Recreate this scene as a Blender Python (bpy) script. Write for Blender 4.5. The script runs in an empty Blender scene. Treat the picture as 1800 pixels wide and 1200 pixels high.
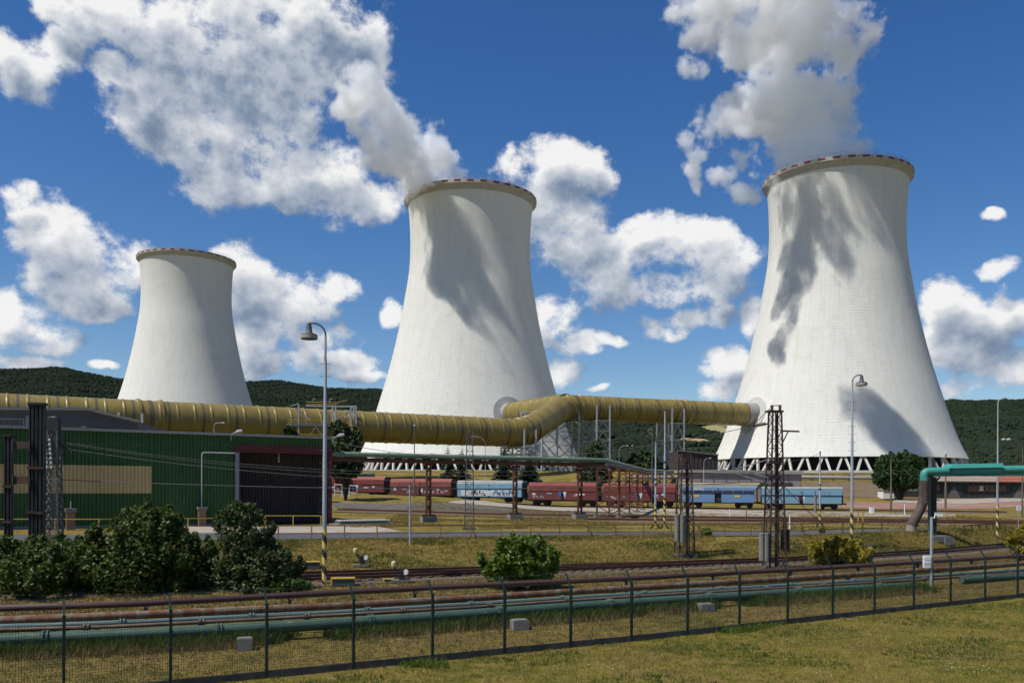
import bpy, math, random
import numpy as np
from mathutils import Vector, Matrix
random.seed(7); RNG = np.random.default_rng(7)
R = math.radians
scene = bpy.context.scene
COL = scene.collection

# ------------------------------------------------------------------ camera
F_PX, PX0, PY0, ROLL, CAM_Z = 1550.0, 900.0, 855.0, R(0.3), 5.7
cam_d = bpy.data.cameras.new('camera'); cam = bpy.data.objects.new('camera', cam_d); COL.objects.link(cam)
cam.location = (0, 0, CAM_Z)
cam.rotation_euler = (Matrix.Rotation(R(90), 4, 'X') @ Matrix.Rotation(ROLL, 4, 'Z')).to_euler()
cam_d.sensor_width = 36.0; cam_d.lens = F_PX / 1800 * 36.0
cam_d.clip_start = 0.2; cam_d.clip_end = 30000
scene.camera = cam
def _shift():
    # the optical axis meets the picture at (PX0, PY0): a level camera with a rising front
    cam_d.shift_x = (900 - PX0) / 1800
    cam_d.shift_y = (PY0 - 600) / 1800
_shift()
def ray(px, py):
    dx, dy = px - PX0, py - PY0
    c, s = math.cos(-ROLL), math.sin(-ROLL)
    return Vector(((dx*c - dy*s)/F_PX, 1.0, -(dx*s + dy*c)/F_PX))
def at(px, py, Y): return ray(px, py)*Y + Vector((0, 0, CAM_Z))
def onz(px, py, z):
    r = ray(px, py); t = (z - CAM_Z)/r.z
    return Vector((r.x*t, t, z))

# ------------------------------------------------------------------ render settings
scene.render.engine = 'CYCLES'
cy = scene.cycles
cy.use_denoising = True
try: cy.denoiser = 'OPENIMAGEDENOISE'
except Exception: pass
cy.max_bounces = 40; cy.diffuse_bounces = 3; cy.glossy_bounces = 2; cy.transmission_bounces = 4
cy.transparent_max_bounces = 128; cy.volume_bounces = 36
cy.volume_step_rate = 1.0; cy.volume_max_steps = 256
cy.sample_clamp_indirect = 6.0; cy.use_adaptive_sampling = True; cy.adaptive_threshold = 0.025; cy.adaptive_min_samples = 12
scene.view_settings.view_transform = 'Standard'; scene.view_settings.look = 'None'
scene.view_settings.gamma = 1.0; scene.view_settings.use_curve_mapping = False
scene.view_settings.exposure = 0.0

# ------------------------------------------------------------------ sun and sky
SUN_EL = R(57); SUN_H = Vector((-0.885, -0.465)).normalized()
SUN_DIR = Vector((SUN_H.x*math.cos(SUN_EL), SUN_H.y*math.cos(SUN_EL), math.sin(SUN_EL)))
sun_d = bpy.data.lights.new('sun', 'SUN'); sun = bpy.data.objects.new('sun', sun_d); COL.objects.link(sun)
sun_d.energy = 5.0; sun_d.angle = R(0.5); sun_d.color = (1.0, 0.955, 0.88)
sun.rotation_euler = (-SUN_DIR).to_track_quat('-Z', 'Y').to_euler(); sun.location = (0, 0, 300)

world = bpy.data.worlds.new('World'); scene.world = world; world.use_nodes = True
wt = world.node_tree; wt.nodes.clear()
class NT:
    """small helper around a node tree"""
    def __init__(s, t): s.t = t
    def n(s, typ, **kw):
        o = s.t.nodes.new(typ)
        for k, v in kw.items(): setattr(o, k, v)
        return o
    def set(s, sock, v):
        if isinstance(v, bpy.types.NodeSocket): s.t.links.new(v, sock)
        elif v is not None: sock.default_value = v
    def math(s, op, a, b=None, c=None, clamp=False):
        o = s.n('ShaderNodeMath', operation=op, use_clamp=clamp)
        for i, v in enumerate((a, b, c)):
            if v is not None: s.set(o.inputs[i], v)
        return o.outputs[0]
    def vec(s, op, a, b=None, c=None, out=0):
        o = s.n('ShaderNodeVectorMath', operation=op)
        for i, v in enumerate((a, b, c)):
            if v is not None: s.set(o.inputs[i], v)
        return o.outputs[out]
    def mix(s, f, a, b, typ='RGBA', blend='MIX'):
        o = s.n('ShaderNodeMix', data_type=typ, blend_type=blend)
        if typ == 'RGBA':
            s.set(o.inputs[0], f); s.set(o.inputs[6], a); s.set(o.inputs[7], b); return o.outputs[2]
        s.set(o.inputs[0], f); s.set(o.inputs[2], a); s.set(o.inputs[3], b); return o.outputs[0]
    def sstep(s, v, a, b, lo=0.0, hi=1.0, kind='SMOOTHSTEP'):
        o = s.n('ShaderNodeMapRange', interpolation_type=kind)
        s.set(o.inputs[0], v)
        for i, q in enumerate((a, b, lo, hi)): s.set(o.inputs[i+1], q)
        return o.outputs[0]
    def noise(s, v, scale, detail=3.0, rough=0.5, lac=2.0, dist=0.0, out=0):
        o = s.n('ShaderNodeTexNoise'); s.set(o.inputs['Vector'], v)
        for k, q in (('Scale', scale), ('Detail', detail), ('Roughness', rough), ('Lacunarity', lac), ('Distortion', dist)): s.set(o.inputs[k], q)
        return o.outputs[out]
    def ramp(s, f, stops):
        o = s.n('ShaderNodeValToRGB'); s.set(o.inputs[0], f); e = o.color_ramp.elements
        while len(e) < len(stops): e.new(0.5)
        for q, (p, c) in zip(e, stops): q.position = p; q.color = (*c, 1) if len(c) == 3 else c
        return o.outputs[0]

# cumulus clouds standing in the sky, listed as (x, y, half width, half height) where the photograph shows them; sky angles are used
CLOUDS = [
 (255,40,150,70),(350,95,140,90),(440,60,150,110),(470,140,120,80),(565,40,105,80),(600,105,85,70),(640,85,45,60),
 (250,185,75,70),(330,210,100,85),(420,240,120,95),(400,315,80,60),(500,310,110,75),(580,320,95,65),(660,345,70,42),(490,225,70,50),
 (50,120,75,55),(15,95,45,40),(95,80,50,30),(75,165,35,22),(120,30,60,25),(200,120,40,25),
 (75,420,70,75),(40,380,35,40),(120,460,90,75),(190,480,80,70),(230,460,45,45),(160,530,90,30),(12,335,42,32),(70,575,85,42),(15,560,45,42),(100,600,60,22),
 (440,500,80,60),(400,470,40,34),(510,530,85,60),(590,502,42,28),(470,580,95,50),(560,600,70,40),(610,645,55,25),(500,640,90,25),
 (60,630,80,16),(175,640,34,9),(640,665,36,10),(685,553,23,27),
 (975,300,75,50),(1040,305,52,50),(905,305,50,30),(950,370,80,80),(1010,400,80,80),(1060,460,85,60),(1130,430,75,48),(1195,440,80,52),(1270,465,60,48),
 (1130,385,28,17),(1160,500,110,38),(1250,510,70,25),(1200,562,74,25),(970,560,48,52),(1010,600,55,22),(1070,598,34,14),(985,655,30,42),(1037,686,22,11),
 (1325,580,32,42),(1290,640,46,36),(1265,690,42,22),(1655,520,48,36),(1700,545,70,48),(1680,600,85,62),(1775,545,55,52),(1740,650,75,36),(1800,640,40,32),(1690,680,60,20),
 (1735,383,21,9),(1760,464,46,19),
]
def azel(px, py):
    d = ray(px, py).normalized(); return math.atan2(d.x, d.y), math.asin(d.z)
def build_world():
    def group(name, outs):
        g = bpy.data.node_groups.new(name, 'ShaderNodeTree'); g.interface.new_socket('P', in_out='INPUT', socket_type='NodeSocketVector')
        g.interface.new_socket('value', in_out='OUTPUT', socket_type='NodeSocketFloat'); N = NT(g); return g, N, N.n('NodeGroupInput').outputs[0], N.n('NodeGroupOutput').inputs[0]
    gb, N, P, out = group('cumulus_bodies', 1)
    wob = N.noise(P, 11.0, 3.0, 0.55, out=1)
    Pw = N.vec('MULTIPLY_ADD', N.vec('SUBTRACT', wob, (0.5, 0.5, 0.5)), (0.060, 0.050, 0.0), P)
    acc = None
    for (x, y, rx, ry) in CLOUDS:
        a0, e0 = azel(x, y); a1 = azel(x+rx, y)[0]; e1 = azel(x, y-ry)[1]
        sx, sy = CLOUD_FIT/abs(a1-a0), CLOUD_FIT/abs(e1-e0)
        q = N.vec('MULTIPLY_ADD', Pw, (sx, sy, 0), (-a0*sx, -e0*sy, 0))
        v = N.math('SUBTRACT', 1.0, N.vec('DOT_PRODUCT', q, q, out=1))
        acc = v if acc is None else N.math('SMOOTH_MAX', acc, v, 0.3)
    # beyond the picture the same broken cumulus goes on
    sep = N.n('ShaderNodeSeparateXYZ'); N.set(sep.inputs[0], P)
    outside = N.math('MAXIMUM', N.sstep(N.math('ABSOLUTE', sep.outputs[0]), 0.56, 0.72), N.sstep(sep.outputs[1], 0.54, 0.66))
    wild = N.sstep(N.noise(P, 2.6, 2.0, 0.5), 0.44, 0.72, -1.6, 1.0)
    N.set(out, N.mix(outside, N.math('MAXIMUM', acc, -1.6), wild, 'FLOAT'))
    gn, N, P, out = group('cumulus_billows', 1)
    f1 = N.noise(N.vec('MULTIPLY', P, (1.0, 1.15, 1.0)), 14.0, 9.0, 0.62, 2.1)
    vo = N.n('ShaderNodeTexVoronoi', feature='F1'); N.set(vo.inputs['Vector'], N.vec('MULTIPLY_ADD', N.noise(P, 45.0, 2.0, out=1), (0.02, 0.02, 0.02), P))
    vo.inputs['Scale'].default_value = 24.0; vo.inputs['Detail'].default_value = 2.0; vo.inputs['Roughness'].default_value = 0.55
    N.set(out, N.math('MULTIPLY_ADD', N.math('SUBTRACT', 0.5, vo.outputs['Distance']), 0.6, N.math('MULTIPLY', N.math('SUBTRACT', f1, 0.5), 5.4)))
    gl, N, P, out = group('cumulus_relief', 1)
    f1 = N.noise(N.vec('MULTIPLY', P, (1.0, 1.15, 1.0)), 14.0, 5.0, 0.55, 2.1)
    N.set(out, N.math('MULTIPLY', f1, 5.4))
    N = NT(wt)
    tc = N.n('ShaderNodeTexCoord'); sp = N.n('ShaderNodeSeparateXYZ'); N.set(sp.inputs[0], tc.outputs['Generated'])
    az = N.math('ARCTAN2', sp.outputs[0], sp.outputs[1]); el = N.math('ARCSINE', sp.outputs[2])
    cb = N.n('ShaderNodeCombineXYZ'); N.set(cb.inputs[0], az); N.set(cb.inputs[1], el)
    def inst(g, off):
        o = N.n('ShaderNodeGroup'); o.node_tree = g
        N.set(o.inputs[0], N.vec('ADD', cb.outputs[0], off)); return o.outputs[0]
    body, upper = inst(gb, (0, 0, 0)), inst(gb, (-0.012, 0.030, 0))
    bil = inst(gn, (0, 0, 0)); rel, rel2 = inst(gl, (0, 0, 0)), inst(gl, (-0.008, 0.012, 0))
    dens = N.math('MULTIPLY_ADD', body, 1.45, bil)
    alpha = N.sstep(dens, -0.1, 0.95)
    big = N.math('MULTIPLY', N.math('SUBTRACT', N.math('MAXIMUM', body, -0.6), N.math('MAXIMUM', upper, -0.6)), 0.62)   # sunlit tops, shaded bases
    lit = N.math('MULTIPLY', N.math('SUBTRACT', rel, rel2), 0.36)                                                          # billows
    core = N.math('MULTIPLY', N.sstep(dens, 0.5, 2.0, 0.0, 0.34), N.sstep(el, 0.28, 0.50, 1.0, 1.7))   # high clouds show their shaded bases
    l = N.math('SUBTRACT', N.math('ADD', N.math('ADD', lit, big), 0.68), core)
    l = N.sstep(l, 0.0, 1.0, 0.0, 1.0, 'LINEAR')
    ccol = N.ramp(l, [(0.0, (0.14, 0.205, 0.33)), (0.3, (0.24, 0.31, 0.43)), (0.62, (0.53, 0.58, 0.66)), (1.0, (0.95, 0.95, 0.95))])
    sky = N.n('ShaderNodeTexSky', sky_type='NISHITA'); sky.sun_disc = False
    sky.sun_elevation = SUN_EL; sky.sun_rotation = math.atan2(SUN_DIR.x, SUN_DIR.y)
    sky.altitude = 400; sky.air_density = 1.0; sky.dust_density = 0.35; sky.ozone_density = 2.5
    hs = N.n('ShaderNodeHueSaturation'); hs.inputs['Saturation'].default_value = SKY_SAT; hs.inputs['Value'].default_value = SKY_VAL; hs.inputs['Hue'].default_value = 0.508
    N.set(hs.inputs['Color'], sky.outputs[0])
    cs = N.vec('SCALE', ccol, None); cs.node.inputs[3].default_value = CLOUD_GAIN
    alpha = N.math('MULTIPLY', alpha, N.sstep(sp.outputs[2], 0.0, 0.03))
    col = N.mix(alpha, hs.outputs[0], cs)
    bg = N.n('ShaderNodeBackground'); N.set(bg.inputs[0], col); bg.inputs[1].default_value = 0.1
    out = N.n('ShaderNodeOutputWorld'); N.set(out.inputs[0], bg.outputs[0])
SKY_SAT, SKY_VAL, CLOUD_GAIN, CLOUD_FIT = 1.32, 1.03, 9.4, 0.78
build_world()
world.cycles.sampling_method = 'NONE'

# ------------------------------------------------------------------ mesh helpers
class MB:
    """collects polygons; build() links them as one mesh object"""
    def __init__(s): s.v = []; s.f = []; s.m = []; s.cm = 0
    def add(s, vs, fs):
        o = len(s.v); s.v += [tuple(p) for p in vs]
        for q in fs: s.f.append(tuple(i+o for i in q)); s.m.append(s.cm)
        return s
    def box(s, c, d, rz=0.0):
        cx, cy_, cz = c; a, b, h = d[0]/2, d[1]/2, d[2]/2; co, si = math.cos(rz), math.sin(rz)
        vs = [(cx + x*co - y*si, cy_ + x*si + y*co, cz + z) for z in (-h, h) for x, y in ((-a, -b), (a, -b), (a, b), (-a, b))]
        return s.add(vs, [(3,2,1,0),(4,5,6,7),(0,1,5,4),(1,2,6,5),(2,3,7,6),(3,0,4,7)])
    def bar(s, p, q, w, h=None, up=(0,0,1)):
        p, q = Vector(p), Vector(q); h = h or w; d = (q-p)
        if d.length < 1e-6: return s
        d.normalize(); u = Vector(up)
        if abs(d.dot(u)) > 0.98: u = Vector((0,1,0))
        x = d.cross(u).normalized(); y = x.cross(d).normalized()
        c = [(-w/2,-h/2),(w/2,-h/2),(w/2,h/2),(-w/2,h/2)]
        vs = [p + x*a + y*b for a, b in c] + [q + x*a + y*b for a, b in c]
        return s.add(vs, [(0,1,2,3),(7,6,5,4),(0,4,5,1),(1,5,6,2),(2,6,7,3),(3,7,4,0)])
    def tube(s, pts, r, n=8, cap=True):
        pts = [Vector(p) for p in pts]; rs = r if isinstance(r, (list, tuple)) else [r]*len(pts)
        rings = []; ref = None
        for i, p in enumerate(pts):
            d = (pts[min(i+1, len(pts)-1)] - pts[max(i-1, 0)])
            if d.length < 1e-9: d = Vector((0,0,1))
            d.normalize()
            if ref is None:
                ref = Vector((0,0,1)) if abs(d.z) < 0.9 else Vector((1,0,0))
            x = d.cross(ref)
            if x.length < 1e-4: x = d.cross(Vector((0,1,0)))
            x.normalize(); y = x.cross(d).normalized(); ref = y
            rings.append([p + (x*math.cos(2*math.pi*k/n) + y*math.sin(2*math.pi*k/n))*rs[i] for k in range(n)])
        vs = [v for g in rings for v in g]; fs = []
        for i in range(len(pts)-1):
            for k in range(n): fs.append((i*n+k, i*n+(k+1)%n, (i+1)*n+(k+1)%n, (i+1)*n+k))
        if cap: fs.append(tuple(reversed(range(n)))); fs.append(tuple(range((len(pts)-1)*n, len(pts)*n)))
        return s.add(vs, fs)
    def lathe(s, prof, n=24, c=(0,0,0), close=False):
        vs = [(c[0]+r*math.cos(2*math.pi*k/n), c[1]+r*math.sin(2*math.pi*k/n), c[2]+z) for r, z in prof for k in range(n)]
        fs = []; m = len(prof)
        for i in range(m if close else m-1):
            j = (i+1) % m
            for k in range(n): fs.append((i*n+k, i*n+(k+1)%n, j*n+(k+1)%n, j*n+k))
        return s.add(vs, fs)
    def poly(s, pts): return s.add(pts, [tuple(range(len(pts)))])
    def extr(s, pts, vec):
        """closed prism: polygon pts swept by vec"""
        v = Vector(vec); n = len(pts); a = [Vector(p) for p in pts]
        return s.add(a + [p+v for p in a], [tuple(reversed(range(n))), tuple(range(n, 2*n))] + [(i, (i+1)%n, n+(i+1)%n, n+i) for i in range(n)])
    def mesh(s, name, mats, smooth=False, off=None):
        me = bpy.data.meshes.new(name)
        vs = s.v if off is None else [(a-off[0], b-off[1], c-off[2]) for a, b, c in s.v]
        me.from_pydata(vs, [], s.f)
        for m in (mats if isinstance(mats, (list, tuple)) else [mats]): me.materials.append(m)
        if any(s.m): me.polygons.foreach_set('material_index', s.m)
        if smooth:
            me.polygons.foreach_set('use_smooth', [True]*len(me.polygons))
        me.update(); return me
    def build(s, name, mats, parent=None, smooth=False, world=True):
        off = None
        if parent is not None and world:
            r = parent
            while r.parent: r = r.parent
            off = r.location
        o = bpy.data.objects.new(name, s.mesh(name, mats, smooth, off)); COL.objects.link(o)
        if parent: o.parent = parent
        return o
def autosmooth(o, ang=35):
    me = o.data
    try:
        me.polygons.foreach_set('use_smooth', [True]*len(me.polygons)); me.set_sharp_from_angle(angle=R(ang))
    except Exception: pass
    return o
def tag(o, label=None, cat=None, group=None, kind=None):
    if label: o['label'] = label
    if cat: o['category'] = cat
    if group: o['group'] = group
    if kind: o['kind'] = kind
    return o
def thing(name, label, cat, loc=(0,0,0), rz=0.0, group=None):
    o = bpy.data.objects.new(name, None); COL.objects.link(o); o.empty_display_size = 0.3
    o.location = loc; o.rotation_euler = (0, 0, rz); return tag(o, label, cat, group)
def linkpart(name, me, parent, loc=(0,0,0), rot=(0,0,0)):
    o = bpy.data.objects.new(name, me); COL.objects.link(o); o.parent = parent; o.location = loc; o.rotation_euler = rot; return o
def copy_tree(o, parent=None):
    c = o.copy(); COL.objects.link(c); c.parent = parent
    for ch in list(o.children): copy_tree(ch, c)
    return c
def sm(a, b, x):
    t = np.clip((x-a)/(b-a), 0, 1); return t*t*(3-2*t)

# ------------------------------------------------------------------ materials
def mat(name, col, rough=0.7, metal=0.0, var=None, vscale=3.0, vamt=0.5, bump=0.0, bscale=20.0, stretch=(1,1,1), spec=0.4, dirt=None, dscale=1.2, dlo=0.52, dhi=0.7):
    m = bpy.data.materials.new(name); m.use_nodes = True; t = m.node_tree; N = NT(t)
    b = t.nodes['Principled BSDF']; b.inputs['Roughness'].default_value = rough; b.inputs['Metallic'].default_value = metal
    b.inputs['Specular IOR Level'].default_value = spec
    geo = N.n('ShaderNodeNewGeometry'); P = N.vec('MULTIPLY', geo.outputs['Position'], stretch)
    c = (*col, 1)
    if var is None: var = tuple(x*0.72 for x in col)
    f = N.sstep(N.noise(P, vscale, 6.0, 0.62), 0.36, 0.66, 0, vamt)
    c = N.mix(f, c, (*var, 1))
    if dirt:
        f2 = N.sstep(N.noise(N.vec('ADD', P, (31, 17, 5)), dscale, 7.0, 0.66), dlo, dhi)
        c = N.mix(f2, c, (*dirt, 1))
        N.set(b.inputs['Roughness'], N.mix(f2, rough, 0.9, 'FLOAT'))
    N.set(b.inputs['Base Color'], c)
    if bump:
        bp = N.n('ShaderNodeBump'); bp.inputs['Strength'].default_value = bump; bp.inputs['Distance'].default_value = 0.05
        N.set(bp.inputs['Height'], N.noise(P, bscale, 5.0, 0.6)); N.set(b.inputs['Normal'], bp.outputs[0])
    return m
# ------------------------------------------------------------------ ground
def track_y(x): return 51.3 + .38*x + .0075*np.maximum(0, x-10)**2
def H(x, y):
    x = np.asarray(x, float); y = np.asarray(y, float)
    s = y - track_y(x)
    near = .38 + .011*np.maximum(0, np.minimum(x, 45)-5)
    z = near + (.75-near)*sm(-9, -3.5, s)
    top = 11 - 5.6*sm(4, 33, x)
    z = z + (2.1-.75)*sm(2.4, np.maximum(top, 4.0), s)
    z = z + 1.0*sm(105, 150, y)*sm(12, -38, x)*sm(205, 165, y) + .2*sm(115, 145, y)
    z = z + 1.25*sm(100, 138, y)*sm(153, 146, y)*sm(8, -14, x)
    z = z + 1.2*sm(150, 182, y) + 4.6*sm(182, 212, y) + 2.0*sm(212, 246, y)
    z = z + 9.0*sm(300, 420, y)*sm(-60, -110, x)
    z = z + 14*sm(420, 900, y)
    return z
def ground_axis(segs):
    out = []
    for a, b, st in segs: out += list(np.arange(a, b, st))
    return np.array(out + [segs[-1][1]])
def grid_mesh(name, xs, ys, zf, m):
    X, Y = np.meshgrid(xs, ys); Z = zf(X, Y)
    v = np.stack([X.ravel(), Y.ravel(), Z.ravel()], 1); nx, ny = len(xs), len(ys)
    i = np.arange(nx*ny).reshape(ny, nx)
    q = np.stack([i[:-1,:-1].ravel(), i[:-1,1:].ravel(), i[1:,1:].ravel(), i[1:,:-1].ravel()], 1)
    return np_mesh(name, v, q, m)
def np_mesh(name, v, q, m, smooth=True):
    me = bpy.data.meshes.new(name); k = q.shape[1]
    me.vertices.add(len(v)); me.vertices.foreach_set('co', np.ascontiguousarray(v, dtype=np.float32).ravel())
    me.loops.add(q.size); me.loops.foreach_set('vertex_index', np.ascontiguousarray(q, dtype=np.int32).ravel())
    me.polygons.add(len(q)); me.polygons.foreach_set('loop_start', np.arange(0, q.size, k, dtype=np.int32))
    me.polygons.foreach_set('use_smooth', np.full(len(q), smooth))
    for a in (m if isinstance(m, (list, tuple)) else [m]): me.materials.append(a)
    me.update(calc_edges=True); return me

def grass_ground_mat():
    m = bpy.data.materials.new('dry_grass_ground'); m.use_nodes = True; t = m.node_tree; N = NT(t); b = t.nodes['Principled BSDF']
    b.inputs['Roughness'].default_value = 0.95; b.inputs['Specular IOR Level'].default_value = 0.1
    P = N.n('ShaderNodeNewGeometry').outputs['Position']
    big = N.noise(P, 0.22, 5.0, 0.6); med = N.noise(P, 1.3, 6.0, 0.65); fine = N.noise(P, 14.0, 5.0, 0.7)
    c = N.ramp(N.sstep(N.math('MULTIPLY_ADD', med, 0.6, N.math('MULTIPLY', big, 0.55)), 0.42, 0.72), [(0.0, (0.085, 0.088, 0.018)), (0.35, (0.195, 0.155, 0.03)), (0.7, (0.28, 0.205, 0.055)), (1.0, (0.215, 0.145, 0.055))])
    c = N.mix(N.sstep(fine, 0.35, 0.7, 0.0, 0.55), c, (0.055, 0.05, 0.018, 1))
    N.set(b.inputs['Base Color'], c)
    bp = N.n('ShaderNodeBump'); bp.inputs['Strength'].default_value = 0.9; bp.inputs['Distance'].default_value = 0.12
    N.set(bp.inputs['Height'], N.math('ADD', fine, N.math('MULTIPLY', med, 0.8))); N.set(b.inputs['Normal'], bp.outputs[0]); return m
M = {}
M['ground'] = grass_ground_mat()
M['asphalt'] = mat('asphalt', (0.075, 0.078, 0.084), 0.9, var=(0.05, 0.051, 0.055), vscale=1.5, bump=0.2, bscale=60)
M['ash_gravel'] = mat('ash_gravel', (0.085, 0.075, 0.066), 0.95, var=(0.13, 0.11, 0.085), vscale=0.9, vamt=.8, bump=.6, bscale=25)
M['pale_concrete'] = mat('pale_concrete_path', (0.36, 0.31, 0.25), 0.9, var=(0.25, 0.21, 0.165), vscale=0.6, vamt=.9, bump=.2)
M['red_gravel'] = mat('red_gravel', (0.25, 0.125, 0.095), 0.95, var=(0.27, 0.2, 0.15), vscale=0.15, vamt=.9, bump=.3)
M['ballast'] = mat('ballast', (0.15, 0.105, 0.068), 0.95, var=(0.075, 0.052, 0.034), vscale=6, vamt=.9, bump=.8, bscale=14, dirt=(0.13, 0.115, 0.045), dscale=.8)
M['embank'] = mat('brown_embankment', (0.13, 0.085, 0.055), 0.95, var=(0.16, 0.13, 0.06), vscale=.5, vamt=.8, bump=.5, bscale=3)
xs = ground_axis([(-9000,-1500,700),(-1500,-300,80),(-300,-90,10),(-90,-40,2),(-40,60,.7),(60,120,2.5),(120,320,12),(320,1500,80),(1500,9000,700)])
ys = ground_axis([(-300,0,30),(0,16,2),(16,84,.55),(84,130,1.5),(130,260,3),(260,500,12),(500,1200,60),(1200,9000,600)])
ground = bpy.data.objects.new('ground', grid_mesh('ground', xs, ys, H, M['ground'])); COL.objects.link(ground)
tag(ground, kind='structure')

def strip(name, pts_lo, pts_hi, m, lift, n=60, cols=4):
    """a draped sheet between two polylines given on the ground"""
    def res(pts, k):
        P = np.array([[p[0], p[1]] for p in pts]); d = np.r_[0, np.cumsum(np.hypot(*np.diff(P, axis=0).T))]
        t = np.linspace(0, d[-1], k); return np.stack([np.interp(t, d, P[:,0]), np.interp(t, d, P[:,1])], 1)
    a, b = res(pts_lo, n), res(pts_hi, n)
    g = np.stack([a + (b-a)*k/cols for k in range(cols+1)], 0)           # cols+1, n, 2
    z = H(g[...,0], g[...,1]) + lift
    v = np.concatenate([g, z[...,None]], 2).reshape(-1, 3)
    i = np.arange((cols+1)*n).reshape(cols+1, n)
    q = np.stack([i[:-1,:-1].ravel(), i[:-1,1:].ravel(), i[1:,1:].ravel(), i[1:,:-1].ravel()], 1)
    o = bpy.data.objects.new(name, np_mesh(name, v, q, m)); COL.objects.link(o); return tag(o, kind='structure')
def ground_hit(px, py):
    r = ray(px, py); Y = np.geomspace(14, 600, 2600); h = H(r.x*Y, Y); zz = r.z*Y + CAM_Z
    k = np.nonzero(zz <= h)[0]
    if not len(k): return onz(px, py, 3.0)
    k = k[0]; return Vector((r.x*Y[k], Y[k], float(h[k])))
def gp(*pp, z=None): return [ground_hit(q[0], q[1]) for q in pp]
strip('road', gp((-250,958),(0,954),(500,948),(900,943),(1400,943),(1600,938),(1800,930),(2000,922)),
              gp((-250,944),(0,941),(500,937),(900,934),(1400,934),(1600,928),(1800,922),(2000,915)), M['asphalt'], .035)
strip('hall_forecourt', gp((250,937),(480,937),(640,936),(706,934)), gp((270,925),(480,926),(590,923),(640,920)), M['pale_concrete'], .025)
strip('ash_yard', gp((586,892),(700,897),(860,902),(1010,907),(1200,909)), gp((586,884),(680,886),(780,884),(900,893),(1200,897)), M['ash_gravel'], .03)
strip('concrete_path', gp((785,884),(900,892),(1040,899),(1200,907),(1400,908),(1680,909)), gp((800,880),(900,885),(1040,891),(1100,893),(1400,899),(1680,904)), M['pale_concrete'], .06)
strip('gravel_yard', gp((1430,889,),(1560,894),(1700,895),(1900,893),z=3.0), gp((1430,882),(1560,884),(1700,880),(1900,878),z=3.0), M['red_gravel'], .05)
strip('pale_yard', gp((1570,884),(1700,886),(1900,890),z=3.3), gp((1570,878),(1700,877),(1900,877),z=3.6), M['pale_concrete'], .09)

# ------------------------------------------------------------------ railway tracks
M['rail'] = mat('rail_steel', (0.13, 0.055, 0.03), 0.75, 0.0, var=(0.07, 0.032, 0.02), vscale=2)
M['sleeper'] = mat('sleeper_wood', (0.055, 0.042, 0.03), 0.95, var=(0.09, 0.07, 0.05), vscale=4)
def track(name, fn, x0, x1, step, label_kind='structure', gauge=1.5, ballast=True, sleepers=True):
    root = bpy.data.objects.new(name, None); COL.objects.link(root); tag(root, kind='structure')
    P = [Vector((x, float(fn(x)), 0)) for x in np.arange(x0, x1+.01, step)]
    for p in P: p.z = float(H(p.x, p.y))
    def nrm(i):
        d = P[min(i+1, len(P)-1)] - P[max(i-1, 0)]; d.z = 0; d.normalize(); return Vector((-d.y, d.x, 0))
    if ballast:
        mb = MB()
        for i in range(len(P)-1):
            a, b = nrm(i), nrm(i+1); W = 1.55
            L = []
            for w, zz in ((-W-.7, -.03), (-W, .12), (W, .12), (W+.7, -.03)): L.append((P[i]+a*w+Vector((0,0,zz)), P[i+1]+b*w+Vector((0,0,zz))))
            for k in range(3): mb.poly([L[k][0], L[k][1], L[k+1][1], L[k+1][0]][::-1])
        mb.build('ballast', M['ballast'], root)
    for g in (-gauge/2, gauge/2):
        mb = MB(); q = [p + nrm(i)*g for i, p in enumerate(P)]
        for i in range(len(q)-1):
            for w, z0, z1 in ((.14, .13, .17), (.03, .17, .26), (.075, .26, .31)):
                mb.bar(q[i]+Vector((0,0,(z0+z1)/2)), q[i+1]+Vector((0,0,(z0+z1)/2)), w, z1-z0)
        mb.build('rail', M['rail'], root)
    if sleepers:
        mb = MB(); acc = 0
        for i in range(len(P)-1):
            d = P[i+1]-P[i]; L = d.length; d.normalize(); n = nrm(i)
            while acc < L:
                c = P[i] + d*acc + Vector((0,0,.10)); mb.bar(c-n*1.3, c+n*1.3, .25, .14); acc += .65
            acc -= L
        s = mb.build('sleepers', M['sleeper'], root); s['kind'] = 'stuff'
    return root
track('near_track', track_y, -36, 60, 2.0)
track('near_track_loop', lambda x: track_y(x) - 2.6 + .0011*np.maximum(0, x+36)**2*.9, -36, 12, 2.0)

def wag_y(x): return 149 - .34*x + .0008*x*x
track('wagon_track', wag_y, -60, 75, 4.0, sleepers=False)
track('yard_track', lambda x: 107 - .26*x - .0*x, -22, 70, 4.0, sleepers=False)
track('yard_track_middle', lambda x: 94.5 - .1*x, 8, 70, 4.0, sleepers=False)

# ------------------------------------------------------------------ hills and forest
def ridge_px(px):
    return np.interp(px, [-900,-300,0,120,200,440,520,660,800,950,1060,1240,1400,1670,1800,2200,2700], [150,190,203,204,198,182,178,176,160,128,118,112,128,160,158,170,150]) - np.interp(px, [850, 1000, 1400, 1560], [8.0, 0.0, 0.0, 8.0])
Y_RIDGE = 4600.0
def hill_z(x, y):
    px = PX0 + F_PX*x/np.maximum(y, 1); rz = ridge_px(px)*Y_RIDGE/F_PX
    t = np.clip((y-750)/(Y_RIDGE-750), 0, 1.25)
    wob = 14*np.sin(x*.0047+1.3)*np.sin(y*.0031) + 9*np.sin(x*.011+y*.006) + 4*np.sin(x*.027-y*.02)
    shape = np.where(t <= 1, t**1.12, 1-(t-1)*.6)
    return 8 + rz*shape + wob*np.clip(t*3, 0, 1)
us = np.linspace(-1.05, 1.05, 260); yy = np.geomspace(700, 5600, 110)
U, Yg = np.meshgrid(us, yy); X = U*Yg; Z = hill_z(X, Yg)
v = np.stack([X.ravel(), Yg.ravel(), Z.ravel()], 1); i = np.arange(U.size).reshape(U.shape)
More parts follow.
